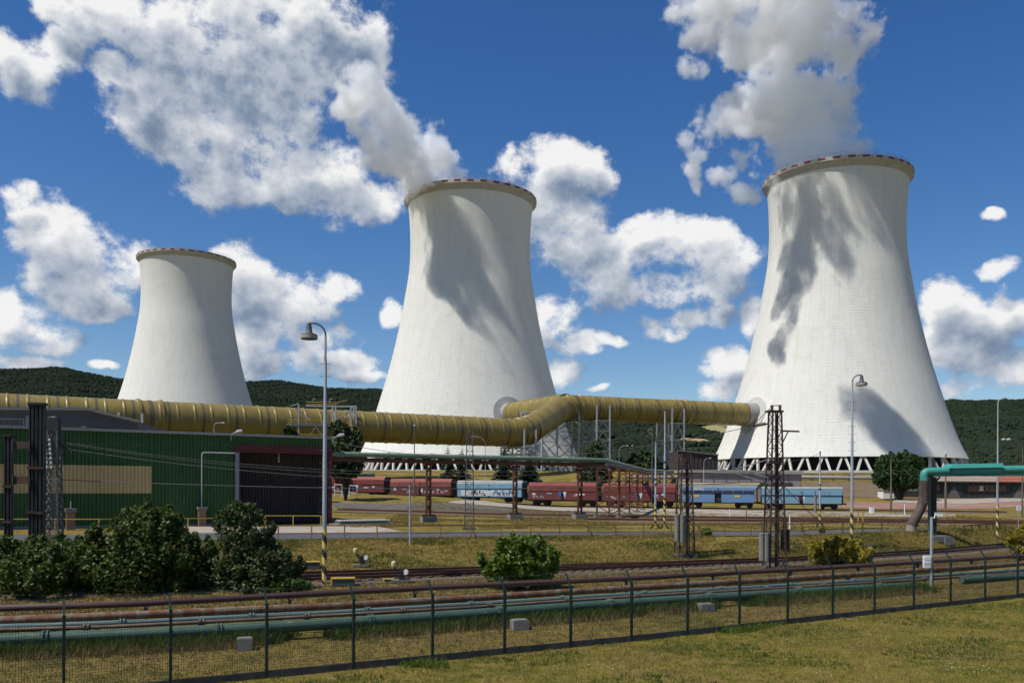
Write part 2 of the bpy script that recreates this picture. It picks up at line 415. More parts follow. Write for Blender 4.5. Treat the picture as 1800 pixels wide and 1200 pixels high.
q = np.stack([i[:-1,:-1].ravel(), i[:-1,1:].ravel(), i[1:,1:].ravel(), i[1:,:-1].ravel()], 1)
M['hill'] = mat('hill_floor', (0.010, 0.02, 0.009), 0.95, var=(0.014, 0.026, 0.01), vscale=.01)  # cloud shade over the hills is put into this dark colour
hills = bpy.data.objects.new('hills', np_mesh('hills', v, q, M['hill'])); COL.objects.link(hills); tag(hills, kind='structure')
def hill_hit(px, py):
    r = ray(px, py)
    for Y in np.geomspace(720, 4600, 900):
        if r.z*Y + CAM_Z <= float(hill_z(r.x*Y, Y)): return Vector((r.x*Y, Y, float(hill_z(r.x*Y, Y))))
    return None
FIELDS = []
M['stubble'] = mat('stubble_field', (0.36, 0.25, 0.12), 0.95, var=(0.30, 0.23, 0.10), vscale=.02)
M['meadow'] = mat('dry_meadow', (0.26, 0.23, 0.095), 0.95, var=(0.17, 0.17, 0.06), vscale=.02)
for nm, poly, m in (('stubble_field', [(1186,774),(1200,771),(1235,773),(1262,778),(1256,784),(1225,783),(1196,779)], M['stubble']),
                    ('meadow', [(1222,752),(1250,748),(1300,748),(1300,766),(1262,764),(1240,758)], M['meadow']),
                    ('meadow', [(1058,765),(1075,764),(1073,768),(1058,769)], M['meadow'])):
    P = [hill_hit(x, y) for x, y in poly]
    if any(p is None for p in P): continue
    A = np.array([[p.x, p.y] for p in P]); FIELDS.append(A)
    c = A.mean(0); rings = [c[None].repeat(len(A), 0) + (A-c)*k for k in (0, .34, .67, 1)]
    vv = np.concatenate(rings[1:]+[c[None]]); zz = hill_z(vv[:,0], vv[:,1]) + 3.0; n = len(A)
    mb = MB(); mb.v = [(a[0], a[1], float(z)) for a, z in zip(vv, zz)]
    for k in range(n):
        j = (k+1) % n; mb.f.append((3*n, k, j)); mb.f.append((k, n+k, n+j, j)); mb.f.append((n+k, 2*n+k, 2*n+j, n+j))
    mb.m = [0]*len(mb.f); tag(mb.build(nm, m), kind='structure')
def in_poly(A, x, y):
    r = np.zeros(len(x), bool); j = len(A)-1
    for k in range(len(A)):
        c = ((A[k,1] > y) != (A[j,1] > y)) & (x < (A[j,0]-A[k,0])*(y-A[k,1])/(A[j,1]-A[k,1]+1e-9)+A[k,0]); r ^= c; j = k
    return r
def leafmat(name, a, b, trans=0.25, rough=0.6, nscale=0.9, namt=.5, patch=None):
    m = bpy.data.materials.new(name); m.use_nodes = True; t = m.node_tree; N = NT(t); p = t.nodes['Principled BSDF']
    g = N.n('ShaderNodeNewGeometry'); oi = N.n('ShaderNodeObjectInfo')
    f = N.math('FRACT', N.math('ADD', g.outputs['Random Per Island'], oi.outputs['Random']))
    c = N.mix(f, (*a, 1), (*b, 1)); c = N.mix(N.sstep(N.noise(g.outputs['Position'], nscale, 3.0), .35, .7, 0, namt), c, (*(patch or tuple(x*.6 for x in a)), 1))
    N.set(p.inputs['Base Color'], c); p.inputs['Roughness'].default_value = rough; p.inputs['Specular IOR Level'].default_value = .25
    if trans:
        tr = N.n('ShaderNodeBsdfTranslucent'); N.set(tr.inputs[0], N.mix(.5, c, (b[0]*1.6, b[1]*1.5, b[2]*.7, 1)))
        mx = N.n('ShaderNodeMixShader'); mx.inputs[0].default_value = trans; N.set(mx.inputs[1], p.outputs[0]); N.set(mx.inputs[2], tr.outputs[0])
        N.set(t.nodes['Material Output'].inputs[0], mx.outputs[0])
    return m
M['far_tree'] = leafmat('far_forest_leaves', (0.009, 0.019, 0.009), (0.017, 0.031, 0.011), 0, .9, .0045, .6, (0.019, 0.033, 0.011))  # dark leaf colours include the cloud shade lying on the hills
def far_tree_mesh(kind):
    mb = MB()
    if kind == 0:
        for r0, z0, z1 in ((.30, .05, .5), (.23, .3, .75), (.14, .55, 1.0)):
            n = 7; vs = [(r0*math.cos(6.283*k/n)*random.uniform(.8, 1.2), r0*math.sin(6.283*k/n)*random.uniform(.8, 1.2), z0) for k in range(n)] + [(0, 0, z1)]
            mb.add(vs, [(k, (k+1)%n, n) for k in range(n)])
    else:
        for _ in range(7):
            c = Vector((random.uniform(-.24,.24), random.uniform(-.24,.24), random.uniform(.3,.75))); r = random.uniform(.16,.27); n = 6
            prof = [(.02,-1),(.8,-.55),(1,.0),(.75,.6),(.02,1)]
            o = len(mb.v)
            mb.lathe([(a*r*random.uniform(.85,1.15), b*r) for a, b in prof], n, c)
    o = bpy.data.objects.new('far_tree_form', mb.mesh('far_tree_form', M['far_tree']))
    return o
def forest():
    pts = []; sc = []; kd = []
    for y0, y1, n, s in ((720, 1150, 14000, (8, 14)), (1150, 2000, 38000, (8, 14)), (2000, 3300, 75000, (10, 16)), (3300, 4750, 95000, (11, 19))):
        y = np.sqrt(RNG.uniform(y0**2, y1**2, n)); u = RNG.uniform(-.78, .78, n); x = u*y
        keep = np.ones(n, bool)
        for A in FIELDS: keep &= ~in_poly(A, x, y)
        for A in FIELDS:                                   # nothing right in front of the open fields
            c = A.mean(0); keep &= ~((abs(u - c[0]/c[1]) < (A[:,0]/A[:,1]).max()-(A[:,0]/A[:,1]).min()) & (y < A[:,1].min()) & (y > A[:,1].min()*.94) & (abs(u-c[0]/c[1]) < .02))
        x, y = x[keep], y[keep]; pts.append(np.stack([x, y, hill_z(x, y)-1], 1)); sc.append(RNG.uniform(*s, len(x)))
    P = np.concatenate(pts); S = np.concatenate(sc)
    px = PX0 + F_PX*P[:,0]/P[:,1]
    conif = np.where((px > 1000) & (px < 1320) | (px > 1650) & (P[:,1] < 2400), .25, .72)
    K = (RNG.uniform(size=len(P)) > conif).astype(np.int32)
    me = bpy.data.meshes.new('forest'); me.vertices.add(len(P)); me.vertices.foreach_set('co', P.astype(np.float32).ravel())
    a = me.attributes.new('size', 'FLOAT', 'POINT'); a.data.foreach_set('value', S.astype(np.float32))
    a = me.attributes.new('sort', 'INT', 'POINT'); a.data.foreach_set('value', K)
    me.materials.append(M['far_tree'])
    o = bpy.data.objects.new('forest', me); COL.objects.link(o)
    tag(o, 'dark wooded hillside behind the cooling towers', 'forest', kind='stuff')
    forms = bpy.data.collections.new('far_tree_forms')
    for k in (0, 1): f = far_tree_mesh(k); f.name = 'far_tree_form_%d' % k; forms.objects.link(f)
    ng = bpy.data.node_groups.new('forest_scatter', 'GeometryNodeTree')
    ng.interface.new_socket('Geometry', in_out='INPUT', socket_type='NodeSocketGeometry'); ng.interface.new_socket('Geometry', in_out='OUTPUT', socket_type='NodeSocketGeometry')
    N = NT(ng); gi = N.n('NodeGroupInput'); go = N.n('NodeGroupOutput')
    ci = N.n('GeometryNodeCollectionInfo'); ci.inputs[0].default_value = forms; ci.inputs[1].default_value = True
    ip = N.n('GeometryNodeInstanceOnPoints'); N.set(ip.inputs['Points'], gi.outputs[0]); N.set(ip.inputs['Instance'], ci.outputs[0]); ip.inputs['Pick Instance'].default_value = True
    na = N.n('GeometryNodeInputNamedAttribute', data_type='INT'); na.inputs[0].default_value = 'sort'; N.set(ip.inputs['Instance Index'], na.outputs[0])
    nb = N.n('GeometryNodeInputNamedAttribute', data_type='FLOAT'); nb.inputs[0].default_value = 'size'
    rv = N.n('FunctionNodeRandomValue', data_type='FLOAT'); rv.inputs[2].default_value = .75; rv.inputs[3].default_value = 1.25
    cx = N.n('ShaderNodeCombineXYZ'); w = N.math('MULTIPLY', nb.outputs[0], rv.outputs[1]); N.set(cx.inputs[0], w); N.set(cx.inputs[1], w); N.set(cx.inputs[2], nb.outputs[0])
    N.set(ip.inputs['Scale'], cx.outputs[0])
    rr = N.n('FunctionNodeRandomValue', data_type='FLOAT'); rr.inputs[3].default_value = 6.283; cr = N.n('ShaderNodeCombineXYZ'); N.set(cr.inputs[2], rr.outputs[1]); N.set(ip.inputs['Rotation'], cr.outputs[0])
    N.set(go.inputs[0], ip.outputs[0])
    md = o.modifiers.new('scatter', 'NODES'); md.node_group = ng
forest()

# ------------------------------------------------------------------ cooling towers
def concrete_shell_mat():
    m = bpy.data.materials.new('tower_concrete'); m.use_nodes = True; t = m.node_tree; N = NT(t); b = t.nodes['Principled BSDF']
    b.inputs['Roughness'].default_value = 0.9; b.inputs['Specular IOR Level'].default_value = 0.15
    tc = N.n('ShaderNodeTexCoord'); sp = N.n('ShaderNodeSeparateXYZ'); N.set(sp.inputs[0], tc.outputs['Object'])
    ang = N.math('ARCTAN2', sp.outputs[1], sp.outputs[0])
    cb = N.n('ShaderNodeCombineXYZ'); N.set(cb.inputs[0], N.math('MULTIPLY', ang, 26.0)); N.set(cb.inputs[1], sp.outputs[2])
    br = N.n('ShaderNodeTexBrick'); N.set(br.inputs['Vector'], cb.outputs[0]); br.offset = 0.0
    br.inputs['Color1'].default_value = (1, 1, 1, 1); br.inputs['Color2'].default_value = (.80, .81, .82, 1); br.inputs['Mortar'].default_value = (.60, .61, .62, 1)
    br.inputs['Scale'].default_value = 1.0; br.inputs['Brick Width'].default_value = 1.5; br.inputs['Row Height'].default_value = .95; br.inputs['Mortar Size'].default_value = 0.05; br.inputs['Mortar Smooth'].default_value = 0.4
    P = tc.outputs['Object']
    streak = N.noise(N.vec('MULTIPLY', P, (.55, .55, .03)), 1.0, 5.0, .6); blot = N.noise(N.vec('MULTIPLY', P, (.06, .06, .12)), 1.0, 6.0, .65)
    c = N.mix(N.sstep(streak, .42, .75, 0, .45), (0.645, 0.64, 0.59, 1), (0.54, 0.53, 0.48, 1))
    c = N.mix(N.sstep(blot, .56, .76, 0, .4), c, (0.47, 0.45, 0.40, 1))
    c = N.mix(0.17, c, br.outputs[0], blend='MULTIPLY'); N.set(b.inputs['Base Color'], c)
    bp = N.n('ShaderNodeBump'); bp.inputs['Strength'].default_value = .5; bp.inputs['Distance'].default_value = .12
    N.set(bp.inputs['Height'], N.math('ADD', N.n('ShaderNodeRGBToBW').outputs[0] if False else br.outputs[1], N.noise(P, .5, 4.0))); bp.invert = True
    N.set(b.inputs['Normal'], bp.outputs[0]); return m
M['tower'] = concrete_shell_mat()
M['pale_strut'] = mat('strut_concrete', (0.55, 0.53, 0.48), .9, var=(.42,.41,.38), vscale=1)
M['dark_fill'] = mat('tower_fill', (0.012, 0.013, 0.015), .95)  # interior darkness behind the columns is put into this near-black colour
M['rim_red'] = mat('rim_red', (0.16, 0.018, 0.022), .7, var=(.12,.02,.025), vscale=.6)
M['rim_white'] = mat('rim_white', (0.40, 0.385, 0.34), .85, var=(.28,.27,.24), vscale=.6)
M['steel'] = mat('galvanised_steel', (0.36, 0.37, 0.38), .55, .4, var=(.26,.27,.28), vscale=1.5)
M['steel_dark'] = mat('dark_steel', (0.10, 0.105, 0.115), .6, .3, var=(.06,.06,.07), vscale=2)
PROF = [(39.2,4.2),(37.5,7.6),(34.3,16.1),(31.4,25.3),(28.7,34.5),(26.4,43.7),(24.4,52.9),(22.8,62.1),(21.75,68.5),(21.2,75.9),(21.15,80.5),(21.3,85.1),(21.75,91.5),(22.1,95.0)]
def prof_r(z): return float(np.interp(z, [p[1] for p in PROF], [p[0] for p in PROF]))
PROF[-1] = (22.3, 95.0)
def smooth_prof(n=52):
    z = np.linspace(4.2, 95, n); zz = np.array([p[1] for p in PROF]); rr = np.array([p[0] for p in PROF])
    g = np.gradient(rr, zz)
    def ev(q):
        k = int(np.clip(np.searchsorted(zz, q)-1, 0, len(zz)-2)); h = zz[k+1]-zz[k]; t = (q-zz[k])/h
        return float((2*t**3-3*t**2+1)*rr[k] + (t**3-2*t**2+t)*h*g[k] + (-2*t**3+3*t**2)*rr[k+1] + (t**3-t**2)*h*g[k+1])
    return [(ev(q), q) for q in z], ev
SP, shell_r = smooth_prof()
def make_tower_meshes():
    d = {}
    mb = MB(); mb.lathe(SP + [(SP[-1][0]-.5, 95.0)] + [(r-.8, z) for r, z in SP[::-1]], 144, close=True); d['shell'] = mb.mesh('shell', M['tower'], True)
    d['shell'].set_sharp_from_angle(angle=R(40))
    mb = MB(); rt = SP[-1][0]; mb.lathe([(rt-.3,93.0),(rt+.55,94.3),(rt+1.05,94.75),(rt+1.05,95.9),(rt+.8,95.9),(rt-.3,95.9),(rt-.7,95.4)], 144, close=True); d['rim'] = mb.mesh('rim', M['rim_white'])
    mb = MB(); n = 34; a = 2*math.pi/n*.5; r0 = rt+1.053; r1 = rt+1.1; k = 5
    for z0, z1 in ((95.15, 95.75),):
        for j in range(k):
            t0, t1 = a*j/k, a*(j+1)/k
            mb.add([(r*math.cos(t), r*math.sin(t), z) for r in (r0, r1) for t in (t0, t1) for z in (z0, z1)], [(4,6,7,5),(1,5,7,3),(0,2,6,4)] + ([(0,4,5,1)] if j == 0 else []) + ([(2,3,7,6)] if j == k-1 else []))
    d['panel'] = mb.mesh('rim_panel', M['rim_red'])
    mb = MB(); n = 68
    ring = [(rt+.5)*1.0*Vector((math.cos(6.28318*j/n), math.sin(6.28318*j/n), 0)) for j in range(n)]
    for zz in (96.5, 97.05):
        for j in range(n): mb.bar(ring[j]+Vector((0,0,zz)), ring[(j+1)%n]+Vector((0,0,zz)), .05)
    for j in range(n): mb.bar(ring[j]+Vector((0,0,95.9)), ring[j]+Vector((0,0,97.05)), .06)
    d['railing'] = mb.mesh('railing', M['steel'])
    mb = MB(); mb.lathe([(34.0,-.5),(34.0,7.5)], 72); d['fill'] = mb.mesh('fill', M['dark_fill'])  # drum at the fill, painted as the dark inside of the tower
    mb = MB(); mb.lathe([(42.2,-4.0),(42.2,.12),(41.5,.12),(41.5,-.3),(33.0,-.3)], 96); d['basin'] = mb.mesh('basin', M['pale_strut'])
    mb = MB(); mb.lathe([(38.9,4.15),(38.9,4.75),(38.4,4.75),(37.6,4.15)], 96, close=True); d['ring_beam'] = mb.mesh('ring_beam', M['tower'])
    t = 2*math.pi/46
    for nm, s in (('colL', -1), ('colR', 1)):
        mb = MB(); a0, a1 = s*.06*t, s*.36*t
        p = Vector((40.0*math.cos(a1), 40.0*math.sin(a1), -.3)); q = Vector((38.2*math.cos(a0), 38.2*math.sin(a0), 4.3)); mb.bar(p, q, .62, .62, up=(1,0,0)); d[nm] = mb.mesh('column', M['pale_strut'])
    return d
TM = make_tower_meshes()
TOWERS = [((-161.7, 437.3, 20.9), 'farthest and smallest cooling tower, left of the lamp post, no steam rising', 0.3),
          ((-15.2, 312.5, 10.7), 'middle cooling tower with upper part shaded, duct joining beside the elbow', 1.2),
          ((106.0, 289.6, 10.7), 'largest cooling tower on the right with steam and patchy steam shadows', 2.1)]
TOBJ = []
for k, (loc, lab, rz) in enumerate(TOWERS):
    t = thing('cooling_tower', lab, 'cooling tower', loc, rz, 'concrete cooling towers'); TOBJ.append(t)
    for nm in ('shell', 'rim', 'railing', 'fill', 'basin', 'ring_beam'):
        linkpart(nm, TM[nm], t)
    for j in range(34): linkpart('rim_panel', TM['panel'], t, rot=(0, 0, 2*math.pi*j/34))
    if k:
        for j in range(46):
            for nm in ('colL', 'colR'): linkpart('column', TM[nm], t, rot=(0, 0, 2*math.pi*j/46))

# ------------------------------------------------------------------ steam plumes (real volumes)
def steam_mat(dens):
    m = bpy.data.materials.new('steam'); m.use_nodes = True; t = m.node_tree; t.nodes.clear(); N = NT(t)
    pv = N.n('ShaderNodeVolumePrincipled'); pv.inputs['Color'].default_value = (.989, .9945, .9997, 1); pv.inputs['Density'].default_value = dens
    pv.inputs['Anisotropy'].default_value = 0.0
    o = N.n('ShaderNodeOutputMaterial'); N.set(o.inputs['Volume'], pv.outputs[0]); return m
def plume(name, label, blobs, vox, dens, nscale, namp, thr):
    lo = np.min([[c[0]-1.5*r, c[1]-1.5*r, c[2]-1.5*r] for c, r, w in blobs], 0); hi = np.max([[c[0]+1.5*r, c[1]+1.5*r, c[2]+1.5*r] for c, r, w in blobs], 0)
    res = [max(8, int((hi[k]-lo[k])/vox)) for k in range(3)]
    me = bpy.data.meshes.new(name); o = bpy.data.objects.new(name, me); COL.objects.link(o); tag(o, label, 'steam', kind='stuff')
    m = steam_mat(dens); me.materials.append(m)
    ng = bpy.data.node_groups.new(name+'_field', 'GeometryNodeTree'); ng.interface.new_socket('Geometry', in_out='INPUT', socket_type='NodeSocketGeometry'); ng.interface.new_socket('Geometry', in_out='OUTPUT', socket_type='NodeSocketGeometry')
    N = NT(ng); go = N.n('NodeGroupOutput'); P = N.n('GeometryNodeInputPosition').outputs[0]
    warp = N.vec('MULTIPLY_ADD', N.vec('SUBTRACT', N.noise(P, nscale*.6, 2.0, .5, out=1), (.5,.5,.5)), (20,20,20), P)
    acc = None
    for c, r, w in blobs:
        q = N.vec('MULTIPLY_ADD', warp, (1/r,)*3, tuple(-x/r for x in c)); vv = N.math('MULTIPLY', N.math('SUBTRACT', 1.0, N.vec('DOT_PRODUCT', q, q, out=1)), w)
        acc = vv if acc is None else N.math('SMOOTH_MAX', acc, vv, .3)
    acc = N.math('MAXIMUM', acc, -2.0)
    nz = N.math('MULTIPLY', N.math('SUBTRACT', N.noise(P, nscale, 8.0, .66, 2.1), .5), namp)
    d = N.sstep(N.math('ADD', acc, nz), thr, thr+.45)
    vc = N.n('GeometryNodeVolumeCube'); N.set(vc.inputs['Density'], d)
    vc.inputs['Min'].default_value = tuple(lo); vc.inputs['Max'].default_value = tuple(hi)
    for k, ax in enumerate(('Resolution X', 'Resolution Y', 'Resolution Z')): vc.inputs[ax].default_value = res[k]
    sm_ = N.n('GeometryNodeSetMaterial'); N.set(sm_.inputs['Geometry'], vc.outputs[0]); sm_.inputs['Material'].default_value = m
    N.set(go.inputs[0], sm_.outputs[0]); md = o.modifiers.new('field', 'NODES'); md.node_group = ng
    return o
def pb(px, py, rpx, Y, w=1.0): return (tuple(at(px, py, Y)), rpx*Y/F_PX, w)
plume('steam_plume', 'white steam plume rising from the largest cooling tower on the right',
  [pb(1432,325,66,289),pb(1385,318,48,286),pb(1425,280,72,288),pb(1375,262,52,287),pb(1420,225,76,289),pb(1385,170,76,287),pb(1450,150,66,287),pb(1480,110,46,286),pb(1380,100,78,283),pb(1450,60,72,281),pb(1350,40,75,277),pb(1420,0,85,275),pb(1340,-40,85,262),pb(1420,-80,85,262),
   pb(1295,185,30,264,.85),pb(1262,200,28,262,.8),pb(1230,215,26,260,.8),pb(1207,250,22,258,.75),pb(1205,295,18,258,.6),pb(1215,325,15,258,.5),pb(1285,60,42,262,.75),pb(1245,70,30,259,.6),pb(1215,110,20,257,.4),pb(1205,10,40,255,.95),pb(1250,-5,42,257,.95),pb(1290,260,22,266,.42),pb(1285,310,20,266,.4),pb(1305,335,18,268,.36),pb(1240,-60,60,252),
   ((38.0,218.0,146.0),8.0,1.9),((33.0,215.0,154.0),6.0,1.6),((45.0,221.0,139.0),4.5,1.4)], .5, .25, .075, 9.5, .28)
plume('steam_plume', 'white steam plume drifting away from the middle cooling tower',
  [pb(805,322,44,306),pb(803,302,32,297),pb(765,318,55,304),pb(735,312,46,300),pb(790,275,30,300),pb(760,262,50,294),pb(715,275,54,288),pb(745,235,34,289),pb(690,235,54,281),pb(655,205,54,276),pb(650,170,38,276),pb(620,165,32,275),pb(612,200,32,276),pb(665,270,38,280),pb(700,300,38,286,.8)], .5, .27, .075, 8.0, .25)
# ------------------------------------------------------------------ paints and metals
M['duct'] = mat('duct_yellow', (0.225, 0.176, 0.042), .42, .0, var=(.18,.13,.03), vscale=.35, vamt=.9, stretch=(1,1,.35), dirt=(.16,.115,.03), dscale=.22, dlo=.5, dhi=.75, spec=.5, bump=.35, bscale=.7)
M['duct_band'] = mat('duct_joint', (0.085, 0.075, 0.05), .6, var=(.12,.095,.045), vscale=.6)
M['sleeve'] = mat('sleeve_grey', (0.30, 0.29, 0.28), .7)
M['collar'] = mat('collar_plate', (0.36, 0.36, 0.35), .7, var=(.28,.28,.27), vscale=.5)
M['collar_white'] = mat('collar_plate_white', (0.55, 0.54, 0.50), .8, var=(.47,.46,.43), vscale=.5)
M['black'] = mat('black_steel', (0.02, 0.02, 0.022), .7, .0, var=(.035,.03,.028), vscale=3)
M['rust'] = mat('rusty_steel', (0.13, 0.045, 0.022), .85, .0, var=(.075,.028,.018), vscale=2.5, vamt=.9, dirt=(.16,.08,.045), dscale=1.4)
M['rust_dark'] = mat('dark_rusty_lattice', (0.05, 0.036, 0.028), .85, var=(.085,.045,.028), vscale=2, vamt=.9)
M['pipe_green'] = mat('pale_green_pipe', (0.16, 0.24, 0.17), .6, var=(.12,.17,.12), vscale=1.2, vamt=.9, dirt=(.14,.08,.05), dscale=.8, dlo=.56, dhi=.7)
M['hall_green'] = mat('hall_green', (0.056, 0.122, 0.044), .7, var=(.044,.095,.036), vscale=.5, vamt=.7, stretch=(1,1,.25), spec=.12)
M['hall_beige'] = mat('hall_beige', (0.60, 0.43, 0.20), .6, var=(.50,.35,.155), vscale=.6, vamt=.7, stretch=(1,1,.25))
M['flashing'] = mat('pale_flashing', (0.33, 0.32, 0.29), .6, var=(.24,.23,.21))
M['fascia_red'] = mat('fascia_red', (0.10, 0.02, 0.022), .7, var=(.09,.02,.022), vscale=1)
M['door_brown'] = mat('door_brown', (0.050, 0.037, 0.036), .75, var=(.035,.027,.027), vscale=1)
M['lilac_grey'] = mat('lilac_grey_paint', (0.25, 0.24, 0.28), .7)
M['grey_clad'] = mat('grey_cladding', (0.115, 0.108, 0.115), .7, var=(.09,.085,.09), vscale=.4)
M['light_clad'] = mat('light_cladding', (0.34, 0.34, 0.34), .7)
M['glass'] = mat('dark_window', (0.02, 0.025, 0.027), .12, spec=.6)
M['brick'] = mat('pillar_brick', (0.28, 0.17, 0.10), .9, var=(.19,.12,.08), vscale=5)
M['concrete'] = mat('grey_concrete', (0.22, 0.21, 0.185), .92, var=(.17,.165,.145), vscale=2.5, vamt=.9, bump=.4)
M['white'] = mat('white_paint', (0.74, 0.74, 0.72), .5, var=(.6,.6,.58), vscale=2)
M['yellow'] = mat('safety_yellow', (0.42, 0.29, 0.03), .6, var=(.30,.20,.03), vscale=3)
M['yellow_rust'] = mat('faded_yellow_rust', (0.27, 0.16, 0.05), .8, var=(.16,.08,.035), vscale=3, vamt=.9)
M['teal'] = mat('teal_paint', (0.05, 0.27, 0.225), .5, var=(.04,.22,.185), vscale=1.0, dirt=(.12,.11,.06), dscale=1.0, dlo=.64, dhi=.74)
M['teal_rust'] = mat('teal_rusted', (0.07, 0.19, 0.14), .7, var=(.12,.08,.04), vscale=1.5, vamt=.8)
M['lag_brown'] = mat('brown_lagging', (0.075, 0.055, 0.048), .85, var=(.11,.085,.065), vscale=1.5, vamt=.9, dirt=(.10,.10,.04), dscale=1.2, dlo=.6)
M['pole_grey'] = mat('pole_grey', (0.33, 0.36, 0.39), .55, .2, var=(.26,.28,.3), vscale=2)
M['wire'] = mat('overhead_wire', (0.035, 0.035, 0.035), .6)
M['wire_pale'] = mat('pale_wire', (0.075, 0.078, 0.075), .6)
M['insul'] = mat('insulator_brown', (0.09, 0.05, 0.035), .3, spec=.7)
M['purlin'] = mat('weathered_wood', (0.12, 0.095, 0.07), .9, var=(.085,.065,.05), vscale=3)
def stripe_mat(name, a, b, pitch):
    m = bpy.data.materials.new(name); m.use_nodes = True; t = m.node_tree; N = NT(t); p = t.nodes['Principled BSDF']; p.inputs['Roughness'].default_value = .6
    tc = N.n('ShaderNodeTexCoord'); sp = N.n('ShaderNodeSeparateXYZ'); N.set(sp.inputs[0], tc.outputs['Object'])
    g = N.n('ShaderNodeNewGeometry'); sn = N.n('ShaderNodeSeparateXYZ'); N.set(sn.inputs[0], g.outputs['Normal'])
    w = N.math('FRACT', N.math('MULTIPLY_ADD', N.math('ARCTAN2', sn.outputs[1], sn.outputs[0]), .5/math.pi, N.math('DIVIDE', sp.outputs[2], pitch)))
    f = N.sstep(w, .485, .515); c = N.mix(f, (*a, 1), (*b, 1)); c = N.mix(N.sstep(N.noise(g.outputs['Position'], 4.0, 4.0), .45, .75, 0, .4), c, (.12,.11,.09,1))
    N.set(p.inputs['Base Color'], c); return m
M['hazard'] = stripe_mat('hazard_stripes', (0.62, 0.50, 0.13), (0.025, 0.025, 0.025), .78)
M['hazard_s'] = stripe_mat('hazard_stripes_small', (0.60, 0.47, 0.06), (0.025, 0.025, 0.025), .52)
V = Vector
def up(p, h): return V((p[0], p[1], p[2]+h))
def gz(x, y): return float(H(x, y))
def lat_parts(root, base, h, wb, wt, panels, ml, mbr, leg_t=.09, br_t=.05, rz=0.0, depth=1.0, cross=True):
    """four-legged lattice: each leg a part, the web of thin braces one part"""
    co, si = math.cos(rz), math.sin(rz)
    def pt(k, t):
        w = (wb + (wt-wb)*t)/2; sx, sy = ((-1,-1),(1,-1),(1,1),(-1,1))[k]
        x, y = sx*w, sy*w*depth; return V((base[0]+x*co-y*si, base[1]+x*si+y*co, base[2]+h*t))
    for k in range(4): MB().bar(pt(k, 0), pt(k, 1), leg_t, leg_t, up=(co, si, 0)).build('leg', ml, root)
    w = MB()
    for j in range(panels):
        t0, t1 = j/panels, (j+1)/panels
        for k in range(4):
            a, b = k, (k+1) % 4
            if cross: w.bar(pt(a, t0), pt(b, t1), br_t, br_t*.5); w.bar(pt(b, t0), pt(a, t1), br_t, br_t*.5)
            elif j % 2: w.bar(pt(a, t0), pt(b, t1), br_t, br_t*.5)
            else: w.bar(pt(b, t0), pt(a, t1), br_t, br_t*.5)
            w.bar(pt(a, t1), pt(b, t1), br_t, br_t*.5)
    w.build('bracing', mbr, root); return pt
def round_path(P, rad, n=7):
    P = [V(p) for p in P]; out = [P[0]]
    for i in range(1, len(P)-1):
        a = (P[i-1]-P[i]); b = (P[i+1]-P[i]); r = min(rad, a.length*.45, b.length*.45); p = P[i]+a.normalized()*r; q = P[i]+b.normalized()*r
        for k in range(n+1):
            t = k/n; out.append(p*(1-t)**2 + P[i]*2*t*(1-t) + q*t*t)
    return out + [P[-1]]

# ------------------------------------------------------------------ flue gas ducts
RD = 3.5
def along(path):
    d = [0.0]
    for a, b in zip(path, path[1:]): d.append(d[-1] + (b-a).length)
    def f(s):
        s = min(max(s, 0), d[-1]-1e-4); k = max(i for i in range(len(d)-1) if d[i] <= s); t = (s-d[k])/(d[k+1]-d[k])
        return path[k].lerp(path[k+1], t), (path[k+1]-path[k]).normalized()
    return d[-1], f
def duct(name, label, path, s_from=0.0, ribs=3.3, start=0.0, big=()):
    root = thing(name, label, 'duct', (path[0].x, path[0].y, 0)); L, f = along(path)
    autosmooth(MB().tube(path, RD, 48).build('pipe', M['duct'], root), 60)
    s = start; k = 0
    while s < L-.5:
        p, d = f(s)
        autosmooth(MB().tube([p-d*.28, p-d*.12, p+d*.12, p+d*.28], [RD+.01, RD+.12, RD+.12, RD+.01], 40, cap=False).build('rib', M['duct'], root), 40)
        if k % 2 == 0 and s+ribs*.5 < L-1:
            q, d2 = f(s+ribs*.5); MB().tube([q-d2*.22, q-d2*.22, q+d2*.22, q+d2*.22], [RD-.02, RD+.035, RD+.035, RD-.02], 40, cap=False).build('joint_band', M['duct_band'], root)
        s += ribs; k += 1
    for b in big:
        p, d = f(b); MB().tube([p-d*.35, p-d*.35, p+d*.35, p+d*.35], [RD, RD+.10, RD+.10, RD], 40, cap=False).build('expansion_joint', M['duct_band'], root)
        for e in (-2.1, 2.1):
            p, d = f(b+e); autosmooth(MB().tube([p-d*.3, p-d*.3, p+d*.3, p+d*.3], [RD, RD+.30, RD+.30, RD], 40, cap=False).build('flange', M['duct'], root), 40)
    return root, f, L
T2C, T3C = V(TOWERS[1][0]), V(TOWERS[2][0])
P0, P1, P2 = V((-140, 221-.61*140+.5, 18.9)), V((3, 222.8, 19.2)), V((14.5, 250, 28.3))
def wall_entry(C, frm, z):
    d = V((C.x-frm.x, C.y-frm.y, 0)).normalized(); r = shell_r(z-C.z); return V((C.x-d.x*r, C.y-d.y*r, z)), d
E3, D3 = wall_entry(T3C, P2, 28.6); E2, D2 = wall_entry(T2C, P2, 29.0)
main = round_path([P0, P1, P2, E3+D3*1.0], 4.6, 6)
root, f_main, L_main = duct('flue_gas_duct', 'long yellow ribbed duct running across the picture and climbing an elbow', main, start=1.0, big=(78.5, 168.0, 200.0, 236.0))
MB().tube([E3-D3*3.2, E3+D3*1.0], RD+.12, 40).build('sleeve', M['sleeve'], root)
stub = [P2-V((-29.7, 62.5, 0)).normalized()*1.5+V((0,0,.2)), E2+D2*1.0]
root2, _, _ = duct('branch_duct', 'short yellow duct behind the elbow, entering the middle cooling tower', stub, start=4.0, ribs=4.4)
MB().tube([E2-D2*2.6, E2+D2*1.0], RD+.12, 40).build('sleeve', M['sleeve'], root2)
